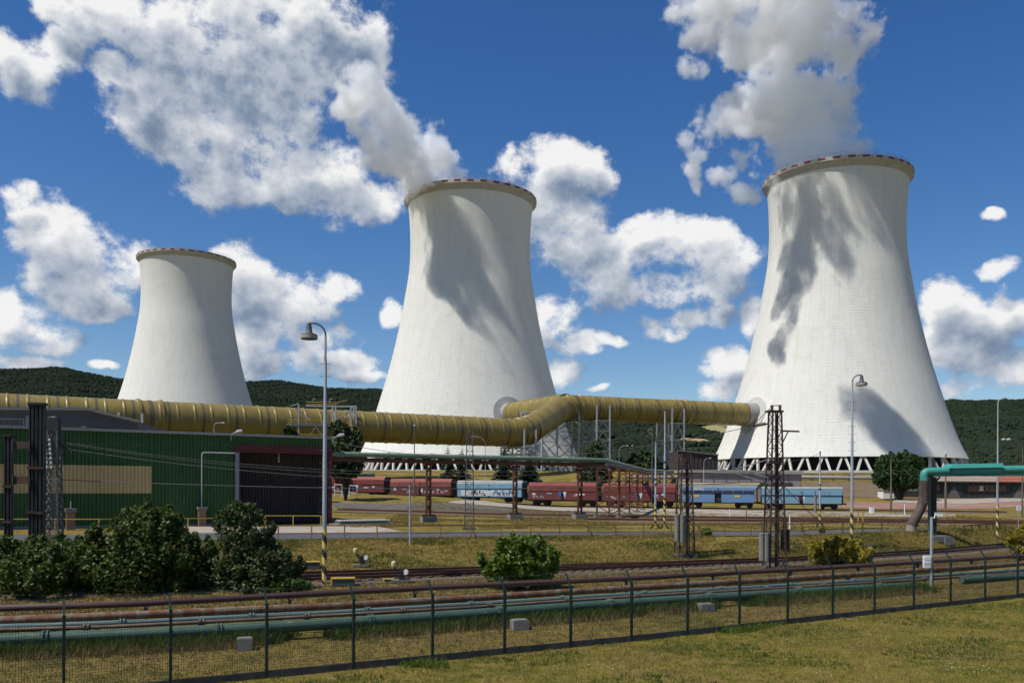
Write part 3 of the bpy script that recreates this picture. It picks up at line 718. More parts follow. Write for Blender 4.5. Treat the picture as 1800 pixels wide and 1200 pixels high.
def collar(C, E, d, label, mplate, r1=5.7):
    root = thing('entry_collar', label, 'collar', (E.x, E.y, 0)); t = V((-d.y, d.x, 0))
    def sp(rho, phi, off):
        a, b = rho*math.cos(phi), rho*math.sin(phi); r = shell_r(E.z+b-C.z)+off
        return V((C.x, C.y, E.z+b)) - d*math.sqrt(r*r-a*a) + t*a
    n = 48; mb = MB()
    rings = [(3.75,.0),(3.75,.32),(4.4,.30),(5.0,.28),(r1,.26),(r1,-.05)]
    vs = [sp(rho, 2*math.pi*k/n, o) for rho, o in rings for k in range(n)]
    mb.add(vs, [(i*n+k, (i+1)*n+k, (i+1)*n+(k+1)%n, i*n+(k+1)%n) for i in range(len(rings)-1) for k in range(n)]); mb.build('plate', mplate, root)
    hb = MB()
    for ri, rho in enumerate((4.05, 4.5, 4.95, 5.4)):
        m = 40
        for k in range(m):
            ph = 2*math.pi*(k+.5*(ri % 2))/m; s = .13
            hb.poly([sp(rho+s*math.sin(q), ph+s/rho*math.cos(q), .31) for q in (0, 1.05, 2.09, 3.14, 4.19, 5.24)])
    hb.build('bolt_holes', M['black'], root)['kind'] = 'stuff'
collar(T2C, E2, D2, 'grey perforated collar around the duct mouth on the middle cooling tower', M['collar'])
collar(T3C, E3, D3, 'pale perforated collar around the duct mouth on the largest tower', M['collar_white'])

# lattice trestles that carry the duct
def trestle(px, s_pos, label, w=7.6, gap=2.1, braces=3, mm='steel', double=True):
    p, d = f_main(s_pos); g = gz(p.x, p.y); t = V((-d.y, d.x, 0)).normalized(); d = V((d.x, d.y, 0)).normalized()
    root = thing('duct_trestle', label, 'trestle', (p.x, p.y, g), group='steel trestles under the duct'); top = p.z
    legs = []
    for sx in (-gap, gap):
        for sy in (-1, 1):
            a = V((p.x, p.y, g)) + d*sx + t*(sy*(RD+.55)); legs.append(a)
            MB().bar(a, up(a, top-g+(0.6 if sy < 0 else 0.0)), .46, .46).build('leg', M[mm], root)
    n = braces; zb = top-g-RD-.3
    for j in range(n):
        z0, z1 = zb*j/n, zb*(j+1)/n
        for (a, b) in ((0, 2), (1, 3), (0, 1), (2, 3)):
            MB().bar(up(legs[a], z1), up(legs[b], z1), .3, .32).build('cross_beam', M[mm], root)
            mid = (legs[a]+legs[b])/2
            MB().bar(up(legs[a], z0), up(mid, z1), .22).build('brace', M[mm], root); MB().bar(up(legs[b], z0), up(mid, z1), .22).build('brace', M[mm], root)
    return root
def s_at_px(px):
    best = None
    for s in np.linspace(0, L_main, 1500):
        p, _ = f_main(s); x = PX0 + F_PX*p.x/p.y
        if best is None or abs(x-px) < best[0]: best = (abs(x-px), s)
    return best[1]
trestle(1178, s_at_px(1178), 'duct trestle halfway between the elbow and the largest tower')
trestle(1048, s_at_px(1048), 'duct trestle just right of the elbow', braces=5)
trestle(911, s_at_px(911), 'duct trestle at the foot of the elbow', braces=4)
trestle(224, s_at_px(224), 'duct trestle behind the grey warehouse gable', braces=3)
# braced steel frame below the elbow
p = f_main(s_at_px(965))[0]; g = gz(p.x, p.y)
fr = thing('elbow_support_frame', 'braced grey steel frame standing under the duct elbow', 'frame', (p.x, p.y, g))
lat_parts(fr, (p.x-2.5, p.y+6, g), 16.5, 7.0, 7.0, 4, M['steel'], M['steel'], .5, .3, rz=.9)
lat_parts(fr, (p.x+8.0, p.y+14, g), 19.5, 7.5, 7.5, 5, M['steel'], M['steel'], .42, .26, rz=.9)
# stair platform at the duct
pl = thing('duct_platform', 'grey steel stair platform with yellow railings wrapped around the long duct', 'platform', tuple(at(560, 800, 188)))
def bar_px(a, b, Y, w, nm, m, Y2=None, h=None): return MB().bar(at(a[0], a[1], Y), at(b[0], b[1], Y2 or Y), w, h).build(nm, m, pl)
for (xa, ya, yb, Y) in ((525,711,800,184.5),(585,712,800,186),(590,712,800,186),(617,714,800,188),(626,714,800,188),(622,716,800,196)): bar_px((xa, ya), (xa, yb), Y, .28, 'column', M['steel'])
for (a, b, Y) in (((505,746),(592,747),184.5),((592,747),(624,758),186),((538,713),(592,714),190),((592,714),(626,714),190),((585,736),(625,730),187)): bar_px(a, b, Y, .5, 'walkway', M['steel'], h=.3)
for (a, b, Y) in (((506,738),(590,739),184),((506,742),(590,743),184),((538,706),(592,707),189),((538,710),(592,710),189),((592,738),(612,727),186),((592,742),(612,731),186),((590,708),(610,703),189),((527,763),(568,764),184.5),((527,766),(568,767),184.5),((600,733),(624,756),187),((600,729),(624,752),187)): bar_px(a, b, Y, .12, 'handrail', M['yellow'])
for (a, b, Y) in (((525,720),(545,738),185),((540,770),(555,750),185),((555,750),(566,765),185),((585,740),(612,725),187),((612,725),(626,730),187),((590,748),(620,715),187),((620,790),(604,762),187)): bar_px(a, b, Y, .2, 'brace', M['steel'])
bar_px((510,714),(525,709), 184.5, .4, 'lamp_arm', M['light_clad'], h=.15)
for x in (550, 580): bar_px((x, 707), (x, 701), 189, .1, 'lamp_pole', M['steel']); bar_px((x, 701), (x+5, 700.6), 189, .3, 'lamp_head', M['light_clad'], h=.1)

# ------------------------------------------------------------------ green hall
HA, HB = onz(0, 752, 10.1), onz(583, 771.5, 10.1); HE = (HB-HA); HE.z = 0; HL = HE.length; HE.normalize(); HN = V((HE.y, -HE.x, 0))   # HN faces the camera
def hp(s, z, o=0.0): return V((HA.x, HA.y, 0)) + HE*s + HN*o + V((0, 0, z))
def s_px(px):   # distance along the facade seen at a picture column
    u = ray(px, 850); a = V((HA.x, HA.y, 0)); return (u.x*a.y - a.x)/(HE.x - u.x*HE.y)
hall = thing('industrial_hall', 'long green corrugated hall with a beige band and a dark gateway', 'hall', tuple(hp(HL/2, 2.1)))
def corr(s0, s1, z0, z1, m, name, o=0.0, pitch=.29, dep=.09):
    mb = MB(); xs_ = []; s = s0
    while s < s1:
        for f_, dd in ((0, 0), (.42, 0), (.56, -dep), (.86, -dep)): xs_.append((min(s+f_*pitch, s1), dd))
        s += pitch
    xs_.append((s1, 0)); vs = []
    for s, dd in xs_: vs += [hp(s, z0, o+dd), hp(s, z1, o+dd)]
    mb.add(vs, [(2*i, 2*i+2, 2*i+3, 2*i+1) for i in range(len(xs_)-1)]); return mb.build(name, m, hall)
sC, sD = s_px(411), s_px(266); Y0h = HA.y; zb1 = at(0, 815, Y0h).z; zb0 = at(0, 866.5, Y0h).z
corr(-22, sD, 2.3, zb0, M['hall_green'], 'wall_panel'); corr(-22, sD, zb0, zb1, M['hall_beige'], 'beige_band', .02); corr(-22, sD, zb1, 10.1, M['hall_green'], 'wall_panel')
corr(sD, sC, 2.3, 10.1, M['hall_green'], 'wall_panel')
for a, b in ((-22, sC),): MB().bar(hp(a, 2.2, .03), hp(b, 2.2, .03), .2, .28).build('plinth', M['concrete'], hall)
corr(sC, HL, 9.35, 10.1, M['hall_green'], 'canopy_panel')
MB().bar(hp(sC, 9.0, .02), hp(HL, 9.0, .02), .18, .72).build('fascia', M['fascia_red'], hall)
corr(sC, HL, 2.2, 9.3, M['door_brown'], 'gate_wall', -2.6)
MB().bar(hp(sC, 6.0, -2.5), hp(HL, 6.0, -2.5), .12, .16).build('gate_rail', M['black'], hall)
MB().extr([hp(sC+.05, 2.1, -.1), hp(sC+.05, 9.2, -.1), hp(sC+.05, 9.2, -2.8), hp(sC+.05, 2.1, -2.8)], HE*.12).build('gate_jamb', M['door_brown'], hall)
MB().bar(hp(sC+.25, 2.1, .05), hp(sC+.25, 8.65, .05), .34, .34, up=HE).build('gate_post', M['lilac_grey'], hall)
MB().bar(hp(HL-.2, 2.1, .05), hp(HL-.2, 8.65, .05), .42, .36, up=HE).build('gate_post', M['fascia_red'], hall)
MB().extr([hp(-22, 10.1, .25), hp(HL+.3, 10.1, .25), hp(HL+.3, 10.32, .25), hp(-22, 10.32, .25)], -HN*.3).build('roof_edge', M['flashing'], hall)
MB().extr([hp(-22, 10.12, -.02), hp(HL+.2, 10.12, -.02), hp(HL+.2, 10.9, -16), hp(-22, 10.9, -16)], V((0,0,.12))).build('roof', M['grey_clad'], hall)
MB().extr([hp(HL-.15, 2.1, -2.9), hp(HL-.15, 2.1, -16), hp(HL-.15, 10.8, -16), hp(HL-.15, 10.1, -2.9)], HE*.15).build('side_wall', M['hall_green'], hall)
MB().extr([hp(HL, 2.1, -16), hp(-22, 2.1, -16), hp(-22, 10.8, -16), hp(HL, 10.8, -16)], -HN*.15).build('back_wall', M['hall_green'], hall)
MB().bar(hp(sC+4.2, 9.0, -.6), hp(sC+4.2, 7.8, -.6), .12).build('gate_lamp', M['light_clad'], hall)
def eave_lamp(px, lab):
    s = s_px(px); o = thing('eave_lamp', lab, 'lamp', tuple(hp(s, 10.3, .2)))
    MB().tube([hp(s, 9.7, .15), hp(s, 10.2, .2), hp(s+.35, 10.4, .6)], .05, 8).build('bracket', M['light_clad'], o)
    autosmooth(MB().tube([hp(s+.30, 10.35, .55), hp(s+.45, 10.42, .75), hp(s+.8, 10.5, 1.0)], [.10, .2, .13], 10).build('lamp_head', M['light_clad'], o))
eave_lamp(405, 'small lamp on the hall eave left of the gateway'); eave_lamp(584, 'small lamp on the hall eave at its right-hand corner')
# gas pipe and brick pillar at the hall
sp_ = s_px(353); gpipe = thing('gas_pipe', 'thin pale pipe bent over the green hall wall above the brick pillar', 'pipe', tuple(hp(sp_, 2.1, .4)))
zz = at(353, 795, hp(sp_, 0, .4).y).z
autosmooth(MB().tube(round_path([hp(sp_, 3.6, .4), hp(sp_, zz, .4), hp(sC, zz, .4)], .25, 4), .06, 8).build('tube', M['light_clad'], gpipe))
for q in (4.2, 6.0): MB().bar(hp(sp_, q, .0), hp(sp_, q, .42), .06).build('clip', M['steel_dark'], gpipe)
def pillar(px, top, lab, o=.5, m='brick'):
    s = s_px(px); r = thing('meter_pillar', lab, 'pillar', tuple(hp(s, 2.1, o)))
    for j in range(6):
        for i in range(2): MB().bar(hp(s-.32+(i*.33 if j % 2 else i*.33), 2.14+j*.235+.11, o), hp(s-.32+i*.33+.31, 2.14+j*.235+.11, o), .5, .22).build('brick_course', M[m], r)
    MB().bar(hp(s-.4, 2.14+6*.235+.13, o), hp(s+.42, 2.14+6*.235+.13, o), .66, .26).build('cap', M['concrete'], r)
    if top: MB().tube([hp(s, 3.7, o), hp(s, 4.4, o)], .04, 6).build('vent_pipe', M['light_clad'], r)
pillar(353, False, 'brick pillar under the thin pale pipe on the hall wall'); pillar(119, True, 'dark brick pillar with a vent pipe near the lattice mast', 3.0)

# grey warehouse behind the hall
gw = thing('grey_warehouse', 'grey clad warehouse with gable and window band behind the green hall', 'warehouse', tuple(at(60, 790, 104)))
def wp(px, py): return at(px, py, 129.4/(1-.45*ray(px, py).x))
MB().extr([wp(-260,792), wp(243,792), wp(243,740.5), wp(155,719.5), wp(-260,717)], V((-8, 40, 0))).build('wall', M['grey_clad'], gw)
for a, b in (((-260,717.5),(155,719)), ((155,719),(247,741))): MB().bar(wp(*a)+V((-2,-.35,.15)) if False else wp(*a)-V((0,.3,0)), wp(*b)-V((0,.3,0)), .5, .3).build('roof_edge', M['flashing'], gw)
MB().extr([wp(-260,734)-V((0,.12,0)), wp(43.5,735)-V((0,.12,0)), wp(43.5,750)-V((0,.12,0)), wp(-260,750)-V((0,.12,0))], V((0,.1,0))).build('light_panel', M['light_clad'], gw)
for k in range(9):
    x0_ = 33-k*9.2; MB().extr([wp(x0_,737.5)-V((0,.2,0)), wp(x0_+8,737.6)-V((0,.2,0)), wp(x0_+8,748)-V((0,.2,0)), wp(x0_,748)-V((0,.2,0))], V((0,.12,0))).build('pane', M['glass'], gw)
MB().extr([wp(46,731)-V((0,.15,0)), wp(53,731)-V((0,.15,0)), wp(53,760)-V((0,.15,0)), wp(46,760)-V((0,.15,0))], V((0,.12,0))).build('light_panel', M['light_clad'], gw)
for k in range(16):
    x0_ = 86+k*9.5; ya = 741.5+k*1.0
    MB().extr([wp(x0_,ya)-V((0,.1,0)), wp(x0_+8.3,ya+.8)-V((0,.1,0)), wp(x0_+8.3,764)-V((0,.1,0)), wp(x0_,764)-V((0,.1,0))], V((0,.08,0))).build('pane', M['light_clad'] if k == 6 else M['glass'], gw)

# ------------------------------------------------------------------ other buildings
def block(name, label, cat, pts, Y, back, m, extra=None, slope=0.0):
    """front polygon given in the picture at distance Y, swept straight back"""
    P = [at(x, y, Y + slope*(x-pts[0][0])) for x, y in pts]; o = thing(name, label, cat, (P[0].x, P[0].y, min(p.z for p in P)))
    MB().extr(P, V((0, back, 0))).build('wall', m, o); return o
dark = block('dark_shed', 'tall dark brown shed left of the largest cooling tower base', 'shed', [(1192,838),(1262,838),(1262,799),(1246,797.5),(1192,792)], 236, 14, M['door_brown'])
MB().bar(at(1191,791.6,235.8), at(1263,799.0,235.8), .5, .35).build('roof_edge', M['grey_clad'], dark)
for k in range(9): MB().bar(at(1197+k*7.4,838,235.9), at(1197+k*7.4,794+k*.85,235.9), .12, .08).build('seam', M['black'], dark)
M['mauve'] = mat('mauve_render', (0.29, 0.245, 0.255), .9, var=(.24,.2,.205), vscale=.3)
low = block('pump_house', 'low mauve grey building behind the blue wagons', 'building', [(1212,882),(1409,882),(1409,833),(1212,829)], 178, 12, M['mauve'])
MB().extr([at(1206,829.5,177.6), at(1413,834,177.6), at(1413,827.5,177.6), at(1206,824.5,177.6)], V((0,13,0))).build('roof', M['flashing'], low)
for k in range(20):
    x0_ = 1222+k*8.6
    if k in (8, 9): continue
    MB().extr([at(x0_,855,177.85), at(x0_+7.6,855,177.85), at(x0_+7.6,848,177.85), at(x0_,848,177.85)], V((0,.1,0))).build('pane', M['glass'], low)
for k in range(9): MB().bar(at(1232+k*22,834,177.9), at(1232+k*22,882,177.9), .06).build('panel_joint', M['grey_clad'], low)
M['dark_board'] = mat('dark_green_boards', (0.032, 0.042, 0.038), .85, var=(.022,.03,.026), vscale=.8, stretch=(3,1,.2))
M['roof_felt'] = mat('beige_roof', (0.30, 0.235, 0.18), .9, var=(.24,.18,.14)); M['roof_tile'] = mat('red_tile_roof', (0.28, 0.10, 0.06), .85, var=(.2,.08,.05), vscale=3, stretch=(1,.2,1))
M['win_red'] = mat('red_window_frame', (0.23, 0.045, 0.035), .7); M['door_tri'] = mat('pale_door_triangle', (0.13, 0.115, 0.105), .85)
wh = thing('timber_warehouse', 'long low dark green timber warehouse behind the teal pipe', 'warehouse', tuple(at(1690, 878, 186)))
def q4(x0_, x1_, y0_, y1_, Y, nm, m, dep=.1, root=None):
    MB().extr([at(x0_,y1_,Y), at(x1_,y1_,Y), at(x1_,y0_,Y), at(x0_,y0_,Y)], V((0,dep,0))).build(nm, m, root or wh)
q4(1645, 1940, 845, 885, 186, 'wall', M['dark_board'], 12); q4(1572, 1645, 862, 881, 187, 'wall', M['dark_board'], 12)
for k in range(29): q4(1646+k*10, 1646.8+k*10, 847, 885, 185.9, 'board_strip', M['dark_board'], .06)
MB().extr([at(1643,846,185.2), at(1752,847,185.2), at(1752,838,192), at(1643,837,192)], V((0,0,.2))).build('roof', M['roof_felt'], wh)
MB().extr([at(1752.5,847,185.2), at(1945,850,185.2), at(1945,838,192), at(1752.5,837.5,192)], V((0,0,.2))).build('tiled_roof', M['roof_tile'], wh)
for xc in (1677, 1793, 1870):
    q4(xc-14, xc+14, 852, 876.5, 185.85, 'gate', M['dark_board']); MB().extr([at(xc-12,876,185.75), at(xc+12,876,185.75), at(xc,853,185.75)], V((0,.06,0))).build('gate_triangle', M['door_tri'], wh)
q4(1701, 1768, 852, 863.5, 185.85, 'window_frame', M['win_red'])
for k in range(7): q4(1703+k*9.3, 1710+k*9.3, 853.4, 862, 185.7, 'pane', M['light_clad'] if k == 2 else M['glass'], .06)
q4(1640, 1652, 852, 862, 185.8, 'window_frame', M['win_red']); q4(1641.5, 1647, 853, 861, 185.7, 'pane', M['glass'], .06)
ws = block('white_shed', 'small white shed half hidden behind the round tree', 'shed', [(1553,876),(1572,876),(1572,860),(1553,860)], 184, 3, M['white'])
MB().extr([at(1552,861,183.8), at(1573,861,183.8), at(1573,858.5,183.8), at(1552,858.5,183.8)], V((0,3.4,0))).build('roof', M['roof_felt'], ws)
cont = block('green_container', 'low grey green container behind the red wagons', 'container', [(628,842),(656,842),(656,831.5),(628,831.5)], 182, 2.4, M['teal_rust'])
MB().bar(at(627.5,831.3,181.8), at(656.5,831.3,181.8), .2, .15).build('lid_edge', M['light_clad'], cont)
# embankment slope and pipeline in front of the largest tower
strip('embankment', [at(1412,864,186), at(1545,866,186), at(1640,866,186)], [at(1412,846,203), at(1545,846,203), at(1640,846,203)], M['embank'], .12, n=30)
pipeline = thing('cooling_water_pipeline', 'pale horizontal pipeline on posts below the largest cooling tower', 'pipeline', tuple(at(1480, 850, 205)))
for (a, b, r) in (((1395,838.5),(1642,840.5),.42), ((1100,838),(1200,838.5),.35)):
    autosmooth(MB().tube([at(*a, 205), at(*b, 205)], r, 12).build('pipe', M['flashing'], pipeline))
for x in (1427, 1465, 1492, 1535, 1570): MB().bar(at(x, 832, 205), at(x, 856, 205), .3).build('post', M['concrete'], pipeline)
MB().bar(at(1395,832.5,205), at(1642,834,205), .12).build('cable_tray', M['steel_dark'], pipeline)
M['plinth'] = mat('dirty_plinth', (0.12, 0.105, 0.082), .95, var=(.07,.062,.048), vscale=2.5, vamt=.9)
# ------------------------------------------------------------------ pipe bridge (green pipe above a rusty one on piers)
pbz = 8.7
def pbp(px, py, z=pbz): return onz(px, py, z)
A0, A1 = pbp(575, 797.5), pbp(1062, 808.5); A2 = V((A1.x+13.5, A1.y+58, pbz)); A3 = V((A2.x+20, A2.y+75, pbz+1.2))
bridge = thing('pipe_bridge', 'pale green pipe over a rusty pipe carried across the yard on red piers', 'pipe bridge', (A1.x, A1.y, gz(A1.x, A1.y)))
path = round_path([A0, A1, A2, A3], 3.0, 5)
autosmooth(MB().tube(path, .24, 12).build('green_pipe', M['pipe_green'], bridge), 50)
autosmooth(MB().tube([p+V((0,0,-.52)) for p in path], .2, 12).build('rusty_pipe', M['rust'], bridge), 50)
off = V((.45, -.2, -.45)); autosmooth(MB().tube([p+off for p in path[4:]], .14, 8).build('thin_pipe', M['steel_dark'], bridge), 50)
Lb, fb = along(path)
for s in np.arange(1.5, Lb, 4.6):
    p, d = fb(s); MB().tube([p-d*.09, p-d*.09, p+d*.09, p+d*.09], [.24, .30, .30, .24], 12, cap=False).build('flange', M['pipe_green'], bridge)
def pier(px, py, wide, lab_kind='pier', lattice=False):
    g = ground_hit(px, py); t = V((HE.x, HE.y, 0)) if not lattice else V((1, .1, 0)).normalized()
    ls = [g + t*(-wide/2), g + t*(wide/2)]; hgt = pbz-.8-g.z
    for a in ls: MB().bar(a, up(a, hgt), .2, .2).build('pier_column', M['rust'], bridge)
    n = 6 if not lattice else 3
    web = MB()
    for j in range(n):
        z0, z1 = hgt*j/n, hgt*(j+1)/n
        web.bar(up(ls[0], z0), up(ls[1], z1), .08); web.bar(up(ls[1], z0), up(ls[0], z1), .08); web.bar(up(ls[0], z1), up(ls[1], z1), .08)
    web.build('pier_bracing', M['rust'], bridge)
    MB().bar(up(ls[0], hgt)-t*.3, up(ls[1], hgt)+t*.3, .22, .25).build('cap_beam', M['rust'], bridge)
    if not lattice:
        MB().box((g.x, g.y, g.z+.25), (1.5, 1.1, .6), .4).build('footing', M['concrete'], bridge)
        for sx in (-.55, .55): MB().box((g.x+t.x*sx, g.y+t.y*sx, g.z+.66), (.3, .5, .22), .4).build('base_plate', M['rust_dark'], bridge)
    else:
        for a in ls: MB().box((a.x, a.y, a.z+.15), (.55, .55, .35), .2).build('footing', M['concrete'], bridge)
pier(753, 917, .42); pier(905, 913, .42); pier(1019, 912, .5)
for i, s in enumerate((5, 17, 28, 38, 48, 60, 72, 86, 100)):
    p, d = fb(min((A1-A0).length + s - 1.5, Lb-1)); g = gz(p.x, p.y); w = 2.6; t = V((-d.y, d.x, 0)).normalized()
    ls = [V((p.x, p.y, g)) + t*k*w/2 for k in (-1, 1)]; hgt = p.z-.8-g
    for a in ls: MB().bar(a, up(a, hgt), .2, .2).build('pier_column', M['rust'], bridge)
    web = MB(); n = 4
    for j in range(n):
        z0, z1 = hgt*j/n, hgt*(j+1)/n; web.bar(up(ls[0], z0), up(ls[1], z1), .09); web.bar(up(ls[1], z0), up(ls[0], z1), .09); web.bar(up(ls[0], z1), up(ls[1], z1), .09)
    web.build('pier_bracing', M['rust'], bridge)
    for a in ls: MB().box((a.x, a.y, a.z+.15), (.6, .6, .35), .2).build('footing', M['concrete'], bridge)

# ------------------------------------------------------------------ hopper wagons
M['wag_red'] = mat('wagon_red', (0.20, 0.034, 0.028), .7, var=(.15,.03,.026), vscale=.8, vamt=.9, dirt=(.09,.05,.045), dscale=.9, dlo=.48, dhi=.72)
M['wag_red2'] = mat('wagon_dark_red', (0.125, 0.026, 0.028), .75, var=(.095,.025,.026), vscale=.8, vamt=.9)
M['wag_roof_red'] = mat('wagon_roof_red', (0.26, 0.075, 0.055), .8, var=(.2,.06,.05), vscale=1)
M['wag_pinkred'] = mat('wagon_faded_red', (0.21, 0.065, 0.05), .8, var=(.16,.05,.042), vscale=.8, vamt=.9)
M['wag_ltblue'] = mat('wagon_light_blue', (0.16, 0.32, 0.46), .7, var=(.13,.26,.36), vscale=.7, dirt=(.22,.27,.28), dscale=.6)
M['wag_roof_grey'] = mat('wagon_roof_grey', (0.30, 0.31, 0.28), .85, var=(.22,.22,.2), vscale=1)
M['wag_blue'] = mat('wagon_blue', (0.10, 0.20, 0.37), .7, var=(.13,.2,.29), vscale=.8, dirt=(.17,.19,.2), dscale=.7)
M['wag_grey'] = mat('wagon_grey', (0.30, 0.33, 0.38), .7, var=(.25,.28,.33), vscale=.7)
M['wag_navy'] = mat('wagon_navy', (0.018, 0.028, 0.075), .6); M['wag_cream'] = mat('wagon_cream', (0.62, 0.52, 0.25), .6)
M['wag_sky'] = mat('wagon_sky_blue', (0.14, 0.30, 0.43), .75, var=(.17,.28,.35), vscale=.9, vamt=.9, dirt=(.2,.2,.18), dscale=.8, dlo=.55)
M['paint_white'] = mat('chalk_white', (0.55, 0.55, 0.55), .8, var=(.4,.4,.42), vscale=6, vamt=.9); M['paint_blue'] = mat('mark_blue', (0.03, 0.10, 0.36), .7); M['paint_yellow'] = mat('mark_yellow', (0.55, 0.43, 0.10), .7)
M['bogie'] = mat('bogie_black', (0.018, 0.016, 0.015), .85, var=(.035,.028,.022), vscale=4)
def text_mesh(s, size, m, shear=0.0):
    c = bpy.data.curves.new('lettering', 'FONT'); c.body = s; c.size = size; c.shear = shear; c.extrude = .004; o = bpy.data.objects.new('lettering', c)
    COL.objects.link(o); dg = bpy.context.evaluated_depsgraph_get(); me = bpy.data.meshes.new_from_object(o.evaluated_get(dg)); bpy.data.objects.remove(o); me.materials.clear(); me.materials.append(m); return me
def scrawl(root, x0_, x1_, z0_, z1_, y, m, n, seed, t=.07, nm='graffiti'):
    """sprayed tags: short bent strokes lying on the wagon side"""
    rg = random.Random(seed); mb = MB(); x = x0_
    while x < x1_:
        w = rg.uniform(.25, .55); pts = [(x + rg.uniform(0, w), rg.uniform(z0_, z1_)) for _ in range(n)]
        for a, b in zip(pts, pts[1:]): mb.bar((a[0], y, a[1]), (b[0], y, b[1]), .008, t*rg.uniform(.6, 1.4), up=(0, 0, 1) if abs(a[0]-b[0]) > abs(a[1]-b[1]) else (1, 0, 0))
        x += w*rg.uniform(.7, 1.3)
    return mb.build(nm, m, root, world=False)
bog = None
def bogie_parts(root, x):
    fr = MB(); fr.box((0, -1.02, .62), (2.7, .12, .34)); fr.box((0, 1.02, .62), (2.7, .12, .34)); fr.box((0, 0, .70), (.5, 2.0, .3))
    for sx in (-.9, .9): fr.box((sx, -1.08, .48), (.38, .12, .4)); fr.box((sx, 1.08, .48), (.38, .12, .4))
    o = fr.build('bogie', M['bogie'], root, world=False); o.location.x = x
    for sx in (-.9, .9):
        for sy in (-.75, .75):
            w = MB(); w.tube([(sx, sy-.07, .46), (sx, sy+.07, .46)], .46, 16); q = w.build('wheel', M['bogie'], o, world=False)
def wagon(label, px, roof_px, up_m, low_m, roof_m, style, seed):
    u = (px-PX0)/F_PX; x = 0.0
    for _ in range(30): x = u*wag_y(x)
    y = float(wag_y(x)); dx = (wag_y(x+1)-wag_y(x-1))/2; g = gz(x, y)+.28
    top = at(px, roof_px, y).z; S = (top-g)/4.3
    r = thing('hopper_wagon', label, 'wagon', (x, y, g), math.atan(dx), 'hopper wagons standing on the yard track'); r.scale = (1, 1, S)
    L = 11.7; h = L/2
    MB().box((0, 0, .95), (L+.3, 2.2, .26)).build('underframe', M['bogie'], r, world=False)
    if style != 'flare':
        MB().box((0, 0, 1.8), (1.0, 2.6, 1.5)).build('centre_chute', M['bogie'], r, world=False)
        for sx in (-1, 1): MB().box((sx*(h/2+.06), 0, 1.82), (h-.32, 2.94, 1.5)).build('lower_body', low_m, r, world=False)
        sec = [(-1.5, 2.62), (-1.52, 3.55), (-.95, 4.2), (.95, 4.2), (1.52, 3.55), (1.5, 2.62)]
        if style == 'box': sec = [(-1.46, 2.62), (-1.46, 3.9), (-1.3, 4.25), (1.3, 4.25), (1.46, 3.9), (1.46, 2.62)]
        MB().extr([(-h, a, b) for a, b in sec], (L, 0, 0)).build('hopper', up_m, r, world=False)
        rs = ((-1.54, 3.56), (-.97, 4.23), (.97, 4.23), (1.54, 3.56)) if style != 'box' else ((-1.49, 3.9), (-1.31, 4.28), (1.31, 4.28), (1.49, 3.9))
        rb = MB()
        rb.add([(s*h, a, b) for s in (-1.003, 1.003) for a, b in rs], [(0,4,5,1),(1,5,6,2),(2,6,7,3)]); rb.build('roof', roof_m, r, world=False)
        MB().box((0, 0, 2.6), (L-.1, 3.04, .1)).build('waist_rail', M['bogie'], r, world=False)
        for k in range(1, 6): MB().box((-h+L*k/6, -1.53, 3.08), (.05, .05, .9)).build('rib', up_m, r, world=False)
    else:
        for sx in (-1, 1): MB().box((sx*(h/2+.06), 0, 1.75), (h-.9, 2.94, 1.55)).build('lower_body', low_m, r, world=False)
        MB().box((0, 0, 1.8), (1.4, 2.5, 1.5)).build('centre_chute', M['bogie'], r, world=False)
        def flare(z0, z1, m, nm):
            a, b = h-.55+(z0-2.6)*.55, h-.55+(z1-2.6)*.55; ya, yb = 1.5, 1.5
            MB().add([(-a,-ya,z0),(a,-ya,z0),(a,ya,z0),(-a,ya,z0),(-b,-yb,z1),(b,-yb,z1),(b,yb,z1),(-b,yb,z1)], [(3,2,1,0),(4,5,6,7),(0,1,5,4),(1,2,6,5),(2,3,7,6),(3,0,4,7)]).build(nm, m, r, world=False)
        flare(2.62, 3.0, M['wag_navy'], 'navy_band'); flare(3.003, 3.45, M['wag_blue'], 'blue_band'); flare(3.453, 4.08, M['wag_grey'], 'hopper')
        MB().box((0, 0, 4.2), (L+.75, 3.1, .22)).build('top_rail', M['wag_cream'], r, world=False)
        MB().box((0, 0, 2.57), (L-.9, 3.1, .1)).build('waist_rail', M['bogie'], r, world=False)
        for k in range(1, 7): MB().box((-h+.6+(L-1.2)*k/7, -1.52, 3.3), (.05, .04, 1.35)).build('rib', M['wag_grey'], r, world=False)
        me = text_mesh('benet', .78, M['white'], .3); linkpart('lettering', me, r, (-3.95, -1.535, 3.05), (math.pi/2, 0, 0))
        for sx in (-3.3, 2.9): MB().box((sx, -1.49, 2.05), (.75, .03, .34)).build('data_plate', M['paint_yellow'], r, world=False)
    for sx in (-1, 1):
        MB().extr([(sx*(h-.1), -1.3, 1.1), (sx*(h+.18), -1.3, 1.1), (sx*(h+.02), -1.3, 3.9), (sx*(h-.1), -1.3, 3.9)], (0, 2.6, 0)).build('end_wall', M['door_brown'], r, world=False)
        bogie_parts(r, sx*3.9)
        for sy in (-.85, .85): MB().tube([(sx*(h+.1), sy, 1.02), (sx*(h+.55), sy, 1.02), (sx*(h+.56), sy, 1.02), (sx*(h+.62), sy, 1.02)], [.09, .09, .23, .22], 12).build('buffer', M['bogie'], r, world=False)
        for k in range(4): MB().box((sx*(h+.2), -1.25, 1.3+k*.45), (.05, .4, .04)).build('rung', M['bogie'], r, world=False)
    rg = random.Random(seed); yy_ = -1.485
